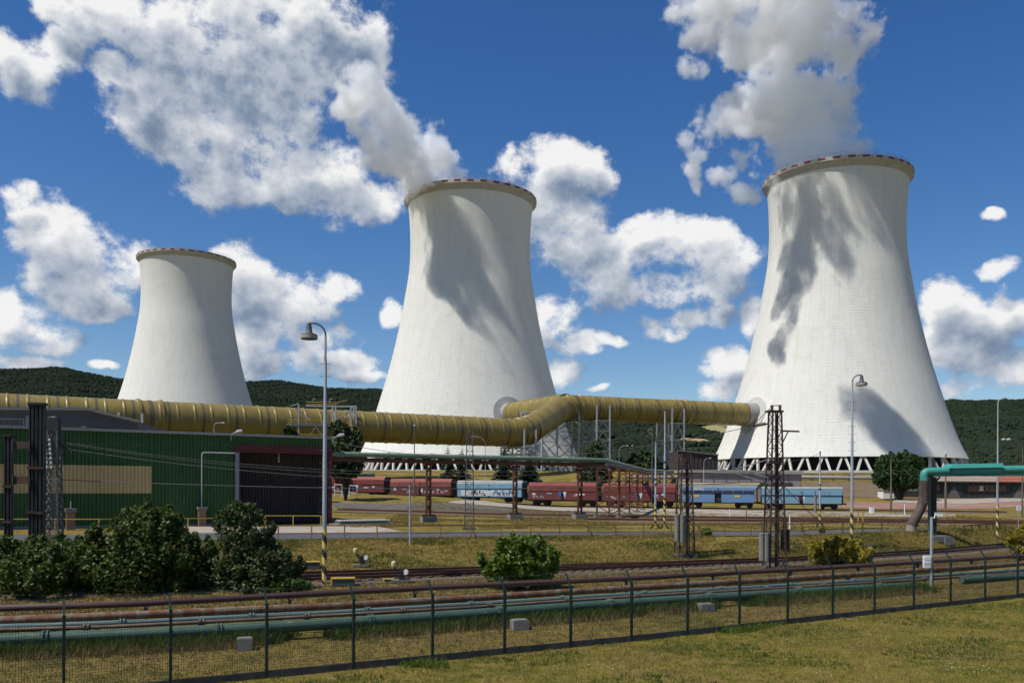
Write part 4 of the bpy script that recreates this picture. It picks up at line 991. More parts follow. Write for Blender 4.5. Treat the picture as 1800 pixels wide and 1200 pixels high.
    if style == 'red':
        for (xx, w_, hh) in ((-4.6, .5, .35), (-2.4, .9, .1), (2.4, .8, .1), (2.4, .8, .24), (3.6, .5, .3)):
            MB().box((xx+rg.uniform(-.4, .4), yy_, 1.9+rg.uniform(-.2, .35)), (w_, .02, hh)).build('stencil_mark', M['paint_white'], r, world=False)
        scrawl(r, -5.2, -3.2, 1.3, 1.9, yy_, M['paint_white'], 4, seed, .04)
        for xx, mm_ in ((-.45, M['paint_blue']), (.35, M['paint_white'])): MB().extr([(xx-.3, -1.488, 2.5), (xx+.28, -1.488, 2.5), (xx+.05, -1.488, 1.35)], (0, -.012, 0)).build('load_mark', mm_, r, world=False)
    if style == 'graf':
        for xx, w_, hh in ((-4.9, .5, .5), (-3.0, .8, .15), (3.4, .5, .3)): MB().box((xx, yy_, 2.2), (w_, .02, hh)).build('stencil_mark', M['paint_white'], r, world=False)
        scrawl(r, .7, 5.0, 1.3, 2.1, yy_, M['paint_white'], 4, seed, .07); scrawl(r, -2.6, -1.2, 1.4, 2.1, yy_, M['paint_white'], 4, seed+1, .05)
        MB().box((.35, yy_, 2.0), (.35, .02, .8)).build('stencil_mark', M['paint_white'], r, world=False)
    if style == 'tag':
        MB().box((0, -1.478, 1.8), (10.2, .012, 1.1)).build('sprayed_panel', M['paint_white'], r, world=False)
        scrawl(r, -3.2, -.6, 1.3, 2.4, -1.495, M['black'], 5, seed, .13); scrawl(r, .6, 4.6, 1.3, 2.4, -1.495, M['black'], 4, seed+3, .09)
        scrawl(r, .4, 4.8, 1.2, 2.4, -1.492, M['wag_ltblue'], 4, seed+5, .16)
    if style == 'box':
        MB().box((0, -1.53, 2.62), (L, .06, .12)).build('waist_stripe', M['wag_navy'], r, world=False)
        for xx, mm_ in ((-.3, M['fascia_red']), (.35, M['paint_white']), (0.0, M['black'])): MB().extr([(xx-.22, -1.49, 2.5), (xx+.22, -1.49, 2.5), (xx+.05, -1.49, 1.2)], (0, -.012, 0)).build('load_mark', mm_, r, world=False)
        MB().box((-5.0, yy_, 1.5), (.25, .02, .25)).build('stencil_mark', M['paint_white'], r, world=False)
    MB().box((0, -1.55, 3.3), (.16, .08, .16)).build('latch', M['bogie'], r, world=False)
    return r
wagon('red hopper wagon half hidden behind the hall, first from the left', 632, 837, M['wag_red'], M['wag_red2'], M['wag_roof_red'], 'red', 11)
wagon('faded pinkish red hopper wagon with white graffiti tags', 745, 840.5, M['wag_pinkred'], M['wag_red2'], M['wag_roof_red'], 'graf', 12)
wagon('light blue hopper wagon with grey roof and black and white graffiti', 865, 843.5, M['wag_ltblue'], M['wag_ltblue'], M['wag_roof_grey'], 'tag', 13)
wagon('dark red hopper wagon between the two middle red piers', 993, 846.5, M['wag_red'], M['wag_red2'], M['wag_red'], 'red', 14)
wagon('dark red hopper wagon standing behind the row of lattice piers', 1125, 848.5, M['wag_red'], M['wag_red2'], M['wag_red'], 'red', 15)
wagon('blue hopper wagon with cream top rail and white lettering', 1263, 848.5, None, M['wag_blue'], None, 'flare', 16)
wagon('plain sky blue wagon at the right end of the train', 1408, 855, M['wag_sky'], M['wag_sky'], M['wag_roof_grey'], 'box', 17)

# ------------------------------------------------------------------ lamp posts
def bell_lamp(px, py_base, py_top, label, arm_px, steps=True):
    g = ground_hit(px, py_base); Y = g.y; Ht = at(px, py_top, Y).z - g.z; sc = F_PX/Y
    r = thing('lamp_post', label, 'lamp post', tuple(g), group='street lamps with bell heads')
    a = arm_px/sc; sgn = 1 if a > 0 else -1; R_ = abs(a)*.75
    zs = Ht*.47
    autosmooth(MB().tube([(0,0,-.3),(0,0,Ht*.215)], .115, 14).build('striped_base', M['hazard'], r, world=False))
    autosmooth(MB().tube([(0,0,Ht*.215),(0,0,Ht*.63),(0,0,Ht*.635),(0,0,Ht*.86),(0,0,Ht*.865),(0,0,Ht-R_)], [.112,.10,.082,.075,.06,.055], 12).build('pole', M['pole_grey'], r, world=False))
    arc = [(sgn*R_*(1-math.cos(t)), 0, Ht-R_+R_*math.sin(t)) for t in np.linspace(0, math.pi/2, 9)] + [(a, 0, Ht)]
    autosmooth(MB().tube(arc, .045, 10).build('arm', M['steel_dark'], r, world=False), 60)
    hd = MB().lathe([(.03,.0),(.10,-.05),(.13,-.22),(.16,-.45),(.20,-.52),(.40,-.58),(.42,-.66),(.40,-.82),(.02,-.84)], 18, (a, 0, Ht+.02)); h_ = hd.build('lamp_head', M['steel_dark'], r, world=False); autosmooth(h_)
    autosmooth(MB().lathe([(.425,-.63),(.425,-.80),(.405,-.815)], 18, (a, 0, Ht+.02)).build('glass_ring', M['flashing'], h_, world=False))
    if steps:
        for k in range(13):
            z = Ht*.28 + k*Ht*.047
            if Ht*.86 < z: break
            for s in (-1, 1): MB().tube([(0,0,z),(s*.26,0,z-.01),(s*.28,0,z+.05)], .014, 5).build('step', M['steel_dark'], r, world=False)
    return r
bell_lamp(570, 1028, 568, 'tall grey lamp post with striped base beside the hall gateway', -29)
bell_lamp(1497, 962, 659, 'grey stepped lamp post in front of the largest cooling tower', 16)
def pole_lamp(px, pb, pt, label, arm, m='pole_grey', rad=.075, striped=False, head='flat', Y=None, double=False):
    g = ground_hit(px, pb) if Y is None else at(px, pb, Y); Ht = at(px, pt, g.y).z-g.z; a = arm*g.y/F_PX
    r = thing('yard_lamp', label, 'lamp', tuple(g)); R_ = min(abs(a)*.8, Ht*.2); s = 1 if a > 0 else -1
    if striped:
        autosmooth(MB().tube([(0,0,-.2),(0,0,Ht*.24)], rad*1.2, 12).build('striped_base', M['hazard'], r, world=False)); z0 = Ht*.24
    else: z0 = -.2
    autosmooth(MB().tube([(0,0,z0),(0,0,Ht*.5),(0,0,Ht*.505),(0,0,Ht-R_)], [rad*1.1, rad, rad*.75, rad*.6], 10).build('pole', M[m], r, world=False))
    arc = [(s*R_*(1-math.cos(t)), 0, Ht-R_+R_*math.sin(t)) for t in np.linspace(0, math.pi/2, 7)] + [(a, 0, Ht)]
    autosmooth(MB().tube(arc, rad*.5, 8).build('arm', M[m], r, world=False), 60)
    k = max(1.0, g.y/90)
    for j in range(2 if double else 1):
        q = a + s*j*.5*k
        autosmooth(MB().lathe([(.02,.12),(.14,.1),(.22,.0),(.2,-.1),(.02,-.12)], 12, (q + s*.15*k, 0, Ht)).build('lamp_head', M['light_clad'] if head == 'flat' else M['steel_dark'], r, world=False))
    return r
pole_lamp(1753, 946, 701, 'thin lamp post with striped base at the far right', 9, striped=True, rad=.09, head='dark')
pole_lamp(1797, 905, 772, 'brown lamp pole with paired white heads at the right edge', -22, m='purlin', Y=88, double=True)
pole_lamp(853, 872, 767, 'slim curved lamp pole in front of the duct elbow frame', -20, m='steel', Y=150)
pole_lamp(1088, 852, 783, 'small lamp with bright head left of the striped poles', 12, m='steel', Y=170, double=True)
pole_lamp(1237, 850, 805, 'small lamp in front of the dark brown shed', 9, m='steel', Y=175)
pole_lamp(376, 775, 743, 'thin lamp standing behind the hall roof', 14, m='steel', Y=120)

# ------------------------------------------------------------------ poles and masts
def striped_pole(px, pb, pt, label, n=1):
    g = ground_hit(px, pb); Ht = at(px, pt, g.y).z-g.z; r = thing('striped_pole', label, 'pole', tuple(g), group='grey poles with hazard stripes')
    autosmooth(MB().tube([(0,0,.25),(0,0,Ht*.27)], .105, 12).build('striped_base', M['hazard_s'], r, world=False))
    autosmooth(MB().tube([(0,0,Ht*.27),(0,0,Ht*.62),(0,0,Ht*.625),(0,0,Ht)], [.10,.09,.075,.07], 12).build('pole', M['pole_grey'], r, world=False))
    MB().tube([(0,0,Ht-.02),(0,0,Ht+.1)], .085, 10).build('cap', M['steel_dark'], r, world=False)
    for k in range(4):
        an = k*math.pi/2+.5; MB().bar((.5*math.cos(an), .5*math.sin(an), .02), (.06*math.cos(an), .06*math.sin(an), .42), .05, .1).build('foot_fin', M['black'], r, world=False)
    for z in (Ht*.5, Ht*.56): MB().tube([(0,0,z),(0,0,z+.12)], .125, 10).build('band', M['black'], r, world=False)
striped_pole(1152, 928, 776, 'left one of the two striped poles near the lattice piers')
striped_pole(1168, 929, 722, 'taller right one of the two striped poles near the lattice piers')
striped_pole(1441, 926, 795, 'striped pole standing before the plain sky blue wagon')
def plain_pole(px, pb, pt, label, m, rad, Y=None, top=None, cat='pole'):
    g = ground_hit(px, pb) if Y is None else at(px, pb, Y); Ht = at(px, pt, g.y).z-g.z
    r = thing('utility_pole', label, cat, tuple(g))
    autosmooth(MB().tube([(0,0,-.25),(0,0,Ht*.45),(0,0,Ht*.455),(0,0,Ht)], [rad*1.15, rad, rad*.8, rad*.7], 10).build('shaft', M[m], r, world=False))
    MB().tube([(0,0,Ht),(0,0,Ht+.12)], rad*.9, 8).build('cap', M['steel_dark'], r, world=False)
    if top == 'lamp': autosmooth(MB().lathe([(.02,.3),(.16,.2),(.18,.0),(.02,-.05)], 10, (0,0,Ht+.1)).build('lamp_head', M['light_clad'], r, world=False))
    if top == 'arm': MB().bar((-.8,0,Ht-.2), (.1,0,Ht-.2), .08).build('arm', M['steel'], r, world=False); MB().bar((-.8,0,Ht-.2), (0,0,Ht-1.2), .05).build('stay', M['steel'], r, world=False)
    return r
plain_pole(721, 956, 851, 'short leaning grey pole on the bank beside the road', 'pole_grey', .075).rotation_euler.y = -.012
plain_pole(728, 874, 750, 'weathered wooden pole in front of the faded red wagon', 'purlin', .11, top='lamp')
plain_pole(1566, 896, 806, 'brown wooden pole in front of the round tree', 'purlin', .14)
plain_pole(1662, 894, 800, 'brown wooden pole behind the teal pipe beam', 'purlin', .16, top='lamp')
plain_pole(1283, 912, 894, 'short white marker post beside the pale path', 'white', .06)
plain_pole(1312, 918, 884, 'thin dark post below the blue cream-topped wagon', 'steel_dark', .05)
plain_pole(1388, 930, 902, 'white marker post beside the big rusty mast', 'white', .06)
plain_pole(1590, 904, 884, 'white marker post behind the brown lagged pipe', 'white', .06)
plain_pole(1146, 884, 752, 'dark slim pole left of the striped poles', 'steel_dark', .1, Y=140, top='arm')
def counterweight(px, p0_, p1_, Y, label, m='concrete'):
    a, b = at(px, p1_, Y), at(px, p0_, Y); h = b.z-a.z; r = thing('tension_weight', label, 'weight', tuple(a), group='stacked tension weights at the masts')
    n = max(8, int(h/.14)); prof = []
    for k in range(n):
        z = h*k/n; prof += [(.15, z), (.175, z+.012), (.175, z+h/n-.02), (.15, z+h/n-.008)]
    autosmooth(MB().lathe([(.01, 0)]+prof+[(.01, h)], 14).build('disc_stack', M[m], r, world=False)); MB().tube([(0,0,-.05),(0,0,h+.75)], .025, 6).build('rod', M['black'], r, world=False)
    MB().tube([(.19,0,h),(.19,0,-.3)], .02, 5).build('guide', M['black'], r, world=False)
def mast(px, pb, pt, label, m, wb, wt, panels, rz=.35, cross=False, Y=None, solid=None):
    g = ground_hit(px, pb) if Y is None else at(px, pb, Y); Ht = at(px, pt, g.y).z-g.z
    r = thing('lattice_mast', label, 'mast', tuple(g)); lat_parts(r, tuple(g), Ht, wb, wt, panels, m, m, .085, .05, rz, 1.0, cross)
    MB().box((g.x, g.y, g.z-.02), (wb+.3, wb+.3, .36), rz).build('footing', M['plinth'], r)
    if solid: MB().bar(g+V((solid,-.1,0)), up(g+V((solid*.6,-.1,0)), Ht*.98), .13).build('channel', M['black'], r)
    return r, g, Ht
mast(825, 930, 758, 'grey lattice mast standing in front of the light blue wagon', M['steel_dark'], .78, .46, 15, 0.05)
rB, gB, hB = mast(1203, 977, 798, 'rusty lattice mast with twin weight stacks on the grass bank', M['rust_dark'], 1.1, .62, 11, .15, solid=.15)
rC, gC, hC = mast(1361, 1000, 722, 'tall rusty overhead-line mast with insulators in front of the largest tower', M['rust_dark'], 1.05, .55, 17, .15, solid=.08)
counterweight(1190, 903, 951, gB.y-.9, 'left weight stack hanging at the bank mast'); counterweight(1199, 905, 953, gB.y-.9, 'right weight stack hanging at the bank mast')
counterweight(1339, 936, 985, gC.y-.7, 'left weight stack at the tall rusty mast'); counterweight(1347, 936, 986, gC.y-.7, 'weight stack next to the tall rusty mast')
counterweight(1377, 930, 966, gC.y+.8, 'dark weight stack right of the tall rusty mast', 'black'); counterweight(1382, 930, 968, gC.y+.9, 'second dark weight stack right of the tall rusty mast', 'black')
counterweight(1433, 871, 900, 122, 'weight stack in front of the plain sky blue wagon')
yC = gC.y
def pxbar(root, a, b, Y, w, nm, m, h=None): return MB().bar(at(*a, Y), at(*b, Y), w, h).build(nm, m, root)
MB().box(tuple(at(1361, 723, yC)), (.95, .6, .12), .15).build('head_plate', M['rust_dark'], rC)
for x in (1357, 1371): autosmooth(MB().tube([at(x, 721-q*1.2, yC) for q in range(9)], [.05,.11,.06,.11,.06,.11,.06,.11,.04], 10).build('insulator', M['insul'], rC))
pxbar(rC, (1354,713),(1374,712), yC, .05, 'busbar', M['black'])
pxbar(rC, (1372,757),(1405,758), yC, .1, 'bracket', M['rust_dark']); pxbar(rC, (1373,783),(1385,759), yC, .06, 'bracket_stay', M['rust_dark'])
pxbar(rC, (1352,744),(1322,749), yC, .09, 'cantilever', M['black'])
for k in range(5): autosmooth(MB().tube([at(1345-k*4.2, 744.6+k*.7, yC), at(1343.6-k*4.2, 744.9+k*.7, yC)], [.13, .12], 10).build('insulator', M['insul'], rC))
pxbar(rC, (1322,749),(1354,717), yC, .03, 'stay_wire', M['black']); pxbar(rC, (1322,749),(1310,762), yC, .03, 'stay_wire', M['black'])
for (a, b) in (((1354,806),(1300,822)), ((1354,840),(1290,822)), ((1354,850),(1262,822))): pxbar(rC, a, b, yC, .06, 'cantilever_tube', M['steel'])
for q in (812, 838): MB().box(tuple(at(1361, q, yC-.4)), (.7, .2, .18), .15).build('clamp', M['black'], rC)
# left group: three black posts tied by plates, and the slim lattice mast
for (x, pt, lab, w) in ((16, 767, 'shortest black post at the left edge, tied to the next by two plates', .36), (59, 712, 'left one of the tall black twin posts before the green hall', .36), (73, 712, 'right one of the tall black twin posts before the green hall', .38)):
    Y = 47.0; top = at(x, pt, Y); g = gz(top.x, Y); r = thing('steel_post', lab, 'post', (top.x, Y, g), group='black posts at the left edge'); Ht = top.z-g
    MB().box((0,0,Ht/2), (w*.28, w, Ht), .2).build('web', M['black'], r, world=False)
    for sx in (-1, 1): MB().box((sx*w*.42*math.cos(.2), sx*w*.42*math.sin(.2), Ht/2), (.05, w, Ht), .2).build('flange', M['black'], r, world=False)
    MB().box((0,0,Ht+.06), (w*1.35, w*1.2, .12), .2).build('cap', M['black'], r, world=False)
    for z in (.35, .62): MB().box((0,-w*.55,Ht*z), (w*1.15, .08, .14), .2).build('clamp', M['rust_dark'], r, world=False)
for (y0_, y1_, lab) in ((775, 788, 'upper tie plate between the black posts'), (836, 850, 'lower tie plate between the black posts')):
    Y = 46.7; o = thing('tie_plate', lab, 'plate', tuple(at(38, y1_, Y)))
    MB().extr([at(21,y0_-2,Y), at(27,y0_+1,Y), at(48,y0_+1,Y), at(54,y0_-2,Y), at(54,y1_+3,Y), at(48,y1_,Y), at(27,y1_,Y), at(21,y1_+3,Y)], V((0,.06,0))).build('plate', M['rust_dark'], o)
    for xx in (23, 52): MB().extr([at(xx-1.5,y0_-4,Y-.02), at(xx+1.5,y0_-4,Y-.02), at(xx+1.5,y1_+5,Y-.02), at(xx-1.5,y1_+5,Y-.02)], V((0,-.06,0))).build('bolt_strap', M['black'], o)
rL, gL, hL = mast(94, 945, 757, 'slim dark lattice mast with insulators in front of the green hall', M['steel_dark'], .78, .52, 13, .1, True, Y=52)
MB().box(tuple(at(93, 745, 52)), (.75, .5, .75), .1).build('head_box', M['black'], rL)
pxbar(rL, (78,736),(98,733), 52, .22, 'lamp_head', M['light_clad'], .12)
pxbar(rL, (82,757),(104,745), 52, .08, 'bracket', M['black']); pxbar(rL, (101,776),(127,792), 52, .08, 'bracket', M['black']); pxbar(rL, (101,784),(124,788), 52, .05, 'bracket', M['black'])
for x in (79, 87): autosmooth(MB().tube([at(x+k*.3, 770+k*4, 51.6) for k in range(15)], [.04,.10]*7+[.04], 8).build('insulator', M['light_clad'], rL))
autosmooth(MB().tube([at(114, 797, 52), at(114, 803, 52)], [.12, .10], 10).build('hanging_weight', M['black'], rL))

# ------------------------------------------------------------------ overhead wires
def wire(a, b, label, sag=.6, m='wire', r=.018):
    a, b = V(a), V(b); pts = [a.lerp(b, t) - V((0,0,4*sag*t*(1-t))) for t in np.linspace(0, 1, 20)]
    o = MB().tube(pts, r, 5).build('overhead_wire', M[m]); tag(o, label, 'wire', 'overhead wires')
wl = [(118,778), (116,780), (118,789)]
ends = [(1203,806), (1203,815), (1352,826)]
for k, ((x, y), (x2, y2)) in enumerate(zip(wl, ends)):
    wire(at(x, y, 52), at(x2, y2, 58 if k < 2 else yC), ['upper thin wire from the slim mast across the hall', 'middle thin wire from the slim mast across the hall', 'lower thin wire from the slim mast across the hall'][k], 1.3, 'wire_pale', .014)
wire(at(-80, 833, 47), at(1352, 846, yC), 'pale horizontal wire crossing the beige band and the train', .6, 'wire_pale', .02)
wire(at(-80, 771, 47), at(440, 781, 80), 'faint wire from the left edge to the gateway', .2, 'wire_pale', .012)
wire(at(600, 779, 75), at(1322, 749, yC), 'dark cable sagging below the duct towards the tall rusty mast', 1.6, 'wire', .022)
wire(at(1441, 797, 76), at(1361, 812, yC), 'short wire from the striped pole to the tall rusty mast', .15, 'wire', .015)
wire(at(1203, 812, 58), at(1168, 815, 76), 'wire between the bank mast and the striped poles', .1, 'wire', .015)
wire(at(1361, 835, yC), at(1460, 935, 62), 'slanting anchor cable right of the tall rusty mast', .1, 'wire', .02)
for k, (ya, yb) in enumerate(((816, 818), (824, 822))): wire(at(1200, ya, 58), at(1900, yb+18, 90), ['upper wire running right past the tower legs', 'lower wire running right past the tower legs'][k], .3, 'wire', .012)
# ------------------------------------------------------------------ guard rails
def guard_rail(name, label, pts, hgt, m, step, group=None, mid=True, brace_at=()):
    P = [V(p) for p in pts]; L, f = along(P); root = thing(name, label, 'railing', tuple(P[0]), group=group)
    s = 0; k = 0; prev = None
    while s <= L:
        p, d = f(s); p = V((p.x, p.y, gz(p.x, p.y)))
        MB().bar(up(p, -.1), up(p, hgt), .075).build('post', m, root)
        if prev is not None:
            MB().bar(up(prev, hgt), up(p, hgt), .075).build('rail', m, root)
            if mid: MB().bar(up(prev, hgt*.45), up(p, hgt*.45), .06).build('rail', m, root)
        if k in brace_at: MB().bar(up(p, hgt*.95), p+d*.45-V((d.y,-d.x,0))*.1, .05).build('brace', M['yellow_rust'], root)
        prev = p; s += step; k += 1
    return root
guard_rail('guard_rail', 'long rusty guard rail on the near side of the road', gp((430,949),(700,948),(1100,945),(1400,943),(1572,937)), .95, M['yellow_rust'], 2.15, brace_at=(7, 11, 15, 19))
guard_rail('hall_railing', 'yellow railing in front of the green hall wall', gp((-60,934),(180,934),(470,930)), .95, M['yellow'], 3.2, mid=False)
guard_rail('gate_railing', 'short yellow railing before the dark gateway', gp((466,925),(566,925)), .95, M['yellow'], 2.4, mid=False)
w_ = guard_rail('ramp_railing', 'white railing on the ramp in front of the leftmost red wagon', gp((588,873),(628,876)), 1.9, M['white'], 1.5)
MB().extr([at(584,866.5,142), at(630,868,142), at(630,875,142), at(584,872,142)], V((0,1.5,0))).build('ramp_wall', M['pale_concrete'], w_)
guard_rail('rusty_end_rail', 'short rusty rail between the road and the big brown pipe', gp((1695,934),(1760,930)), .5, M['rust'], 1.6, mid=False)

# ------------------------------------------------------------------ teal pipe portal on the right
gT = ground_hit(1636, 940); YT = gT.y
tp = thing('teal_pipe_bridge', 'teal insulated pipe on a beam with green and black posts', 'pipe bridge', tuple(gT))
def tb(a, b, w, nm, m, h=None, dy=0.0): return MB().bar(at(*a, YT+dy), at(*b, YT+dy), w, h).build(nm, m, tp)
autosmooth(MB().tube(round_path([at(1624.5,846,YT), at(1624.5,829,YT), at(1690,826.5,YT), at(1990,822,YT)], .8, 7), .34, 16).build('teal_pipe', M['teal'], tp), 50)
autosmooth(MB().tube(round_path([at(1624.5,844,YT), at(1624.5,882,YT), at(1603,921,YT), at(1602,930,YT)], .9, 6), .40, 16).build('lagged_pipe', M['lag_brown'], tp), 50)
for (a, b) in (((1624.5,880),(1624.5,884)), ((1604,918),(1603,923))): autosmooth(MB().tube([at(*a,YT), at(*b,YT)], .46, 16).build('lagging_band', M['lag_brown'], tp))
autosmooth(MB().tube([at(1602,922,YT), at(1601.5,943,YT)], .42, 16).build('clay_sleeve', M['roof_felt'], tp))
for k in range(9): autosmooth(MB().tube([at(1624.5,848+k*4,YT), at(1624.5,848.6+k*4,YT)], .412, 16).build('seam', M['rust_dark'], tp))
MB().extr([at(1672,822.5,YT-.75), at(1675,815,YT-.55), at(1763,813.5,YT-.55), at(1765,821,YT-.75)], V((0,1.5,0))).build('pipe_cover', M['teal'], tp)
MB().extr([at(1674,823.6,YT-.5), at(1763,822.2,YT-.5), at(1762,831.5,YT-.5), at(1675,832,YT-.5)], V((0,.9,0))).build('pipe_cover', M['teal'], tp)
tb((1639,835.5),(1990,831), .35, 'beam', M['teal'], .18); tb((1632,836),(1639,836), .36, 'beam_end', M['rust'], .2)
for x in (1634, 1650, 1666, 1773, 1792): tb((x, 829), (x, 835), .07, 'hanger', M['light_clad'])
tb((1633.5,837),(1633.5,944), .17, 'post', M['teal_rust']); tb((1641,838),(1641,944), .36, 'post', M['black'], dy=.35)
tb((1641,850),(1652,838), .12, 'knee_brace', M['black'], dy=.3); autosmooth(MB().tube([at(1641.5,828,YT+1.5), at(1641.5,806,YT+1.5), at(1641.5,805,YT+1.5)], [.14,.14,.2], 10).build('vent_stack', M['black'], tp))
g2 = ground_hit(1645, 944); MB().box((g2.x, g2.y, g2.z-.1), (1.8, 1.4, .5), .3).build('footing', M['concrete'], tp)
cb_ = ground_hit(1664, 956); o = MB(); o.box((cb_.x, cb_.y, cb_.z+.25), (.95, .7, .62), .3); o = o.build('inspection_block', M['concrete']); tag(o, 'dark concrete inspection block on the bank below the teal posts', 'block')

# ------------------------------------------------------------------ signs, cabinets, camera, switch gear
def sign():
    g = ground_hit(1790, 930); r = thing('round_sign', 'round white sign with dark marks on a thin post', 'sign', tuple(g)); Ht = at(1790, 893, g.y).z-g.z
    MB().tube([(0,0,-.1),(0,0,Ht)], .035, 8).build('post', M['steel'], r, world=False)
    autosmooth(MB().tube([(0,-.05,Ht),(0,-.02,Ht)], .27, 24).build('disc', M['white'], r, world=False))
    for z, w in ((.12, .1), (-.12, .1), (.0, .05)): MB().box((0,-.056,Ht+z), (w, .01, .05)).build('mark', M['black'], r, world=False)
sign()
def camera_pole():
    g = ground_hit(1637, 1036); Y = g.y; Ht = at(1637, 908, Y).z-g.z; r = thing('camera_pole', 'grey pole with a white surveillance camera and a white box behind the fence', 'camera pole', tuple(g))
    autosmooth(MB().tube([(0,0,-.2),(0,0,Ht)], .07, 12).build('pole', M['pole_grey'], r, world=False))
    MB().tube([(0,0,Ht-.05),(.12,-.05,Ht-.05),(.16,-.05,Ht+.12)], .035, 8).build('bracket', M['white'], r, world=False)
    c = MB().bar((.14,-.05,Ht+.16), (.52,-.12,Ht+.10), .13, .13).build('camera_body', M['white'], r, world=False)
    MB().bar((.50,-.115,Ht+.103), (.535,-.122,Ht+.098), .09, .09).build('lens', M['glass'], c, world=False); MB().bar((.12,-.05,Ht+.235), (.58,-.13,Ht+.18), .16, .015).build('sunshade', M['white'], c, world=False)
    MB().box((.2,0,Ht-.14), (.2,.15,.12)).build('junction_box', M['black'], r, world=False)
    z0, z1 = at(1630, 997, Y).z-g.z, at(1630, 976, Y).z-g.z
    b = MB().box((-.24,-.02,(z0+z1)/2), (.34,.22,z1-z0)).build('cabinet', M['white'], r, world=False)
    for k in range(2): MB().box((-.24,-.135,z0+(z1-z0)*(k+1)/3), (.34,.01,.015)).build('seam', M['light_clad'], b, world=False)
    MB().tube([(.09,0,.2),(.085,-.02,z0),(.09,0,1.2)], .02, 6).build('cable', M['black'], r, world=False)
camera_pole()
def cabinet(px, py, w, h, label, m='white'):
    g = ground_hit(px, py); sc = g.y/F_PX; r = thing('relay_cabinet', label, 'cabinet', tuple(g))
    MB().box((0,0,h*sc/2), (w*sc, w*sc*.7, h*sc)).build('case', M[m], r, world=False); MB().box((0,0,h*sc+.03), (w*sc*1.1, w*sc*.8, .06)).build('lid', M['light_clad'], r, world=False)
    MB().box((w*sc*.1,-w*sc*.36,h*sc*.5), (.02,.02,h*sc*.7)).build('door_gap', M['steel_dark'], r, world=False)
cabinet(1532, 902, 7, 12, 'small white relay cabinet beside the yard tracks')
cabinet(1255, 866, 5, 9, 'small pale cabinet behind the blue wagon', 'light_clad')
def rail_block(px, py, w, h, label):
    g = ground_hit(px, py); sc = g.y/F_PX; r = thing('cable_box', label, 'box', tuple(g), .2)
    W, Hh = w*sc, h*sc
    MB().box((0,0,Hh*.42), (W, .55, Hh*.84)).build('dark_front', M['steel_dark'], r, world=False)
    MB().box((0,0,Hh*.9), (W*1.03, .62, Hh*.12)).build('yellow_lid', M['yellow'], r, world=False); MB().box((-W*.5,0,Hh*.42), (.08, .6, Hh*.86)).build('yellow_end', M['paint_yellow'], r, world=False)
rail_block(545, 998, 34, 12, 'yellow-edged dark box behind the near track'); rail_block(603, 1029, 40, 15, 'yellow-edged dark box beside the striped lamp base')
rail_block(683, 1023, 18, 7, 'small yellow-lidded box beside the front switch lever')
def switch_lever(px, py, label):
    g = ground_hit(px, py); r = thing('switch_lever', label, 'switch lever', tuple(g))
    MB().box((0,0,.1), (.9,.35,.14), .2).build('base', M['concrete'], r, world=False); MB().box((.1,0,.4), (.3,.28,.5), .2).build('lever_case', M['black'], r, world=False)
    MB().bar((.05,0,.3), (-.3,0,.85), .06).build('arm', M['black'], r, world=False)
    autosmooth(MB().lathe([(.02,.18),(.12,.12),(.14,0),(.10,-.13),(.02,-.16)], 14, (-.32,0,.95)).build('weight', M['wag_cream'], r, world=False))
    autosmooth(MB().tube([(.3,-.12,.55),(.3,.12,.55)], .13, 14).build('signal_disc', M['white'], r, world=False))
switch_lever(634, 996, 'switch lever with pale round weight behind the near track'); switch_lever(703, 1024, 'switch lever with pale round weight in front of the near track')
def stub(px, py, w, h, label, m='concrete'):
    g = ground_hit(px, py); sc = g.y/F_PX; o = MB().box((g.x,g.y,g.z+h*sc*.45), (w*sc, w*sc*.8, h*sc), .3); o.box((g.x,g.y,g.z+h*sc*.96), (w*sc*.85, w*sc*.66, .04), .3)
    tag(o.build('concrete_block', M[m]), label, 'block')
stub(652, 1031, 6, 9, 'tiny concrete marker stone left of the front switch lever')
stub(430, 1142, 26, 22, 'grey concrete block under the pipes near the left fence posts'); stub(913, 1106, 28, 18, 'grey concrete block under the big green pipe in the middle')
stub(1240, 1074, 26, 14, 'concrete block overgrown by weeds under the green pipe'); stub(1494, 1048, 22, 9, 'flat pale concrete slab beside the green pipe on the right')
g = ground_hit(1530, 971); r = thing('dwarf_signal', 'small dark dwarf signal beside the yellowish shrub', 'signal', tuple(g))
MB().box((0,0,.25), (.25,.25,.82)).build('case', M['steel_dark'], r, world=False); MB().box((.2,-.05,.42), (.3,.2,.25)).build('lamp_box', M['black'], r, world=False); MB().tube([(.2,-.16,.42),(.2,-.2,.42)], .06, 10).build('lens', M['glass'], r, world=False)
pl_ = thing('sheet_pallet', 'stack of corrugated sheets on a slab right of the gateway', 'stack', tuple(ground_hit(640, 919)))
g = ground_hit(640, 921)
for k in range(3): MB().bar(g+HE*-2.6+V((0,0,.12+k*.1)), g+HE*2.3+V((0,0,.12+k*.1)), 1.6, .05).build('sheet', M['pipe_green'], pl_)
for k in range(17): MB().tube([g+HE*(-2.4+k*.29)-HN*-.85+V((0,0,.36)), g+HE*(-2.4+k*.29)-HN*.8+V((0,0,.36))], .09, 6).build('corrugation', M['flashing'], pl_)
MB().bar(g+HE*-3.0+V((0,0,.03)), g+HE*2.8+V((0,0,.03)), 2.4, .12).build('slab', M['concrete'], pl_)
yd = thing('yellow_gate_frame', 'small yellow frame behind the guard rail near the stepped lamp', 'frame', tuple(ground_hit(1512, 927)))
g = ground_hit(1512, 927)
for dx in (-.2, .25): MB().bar(g+V((dx,0,0)), g+V((dx,0,1.5)), .09).build('post', M['yellow'], yd)
for z in (.5, 1.45): MB().bar(g+V((-.2,0,z)), g+V((.25,0,z)), .07).build('bar', M['yellow'], yd)

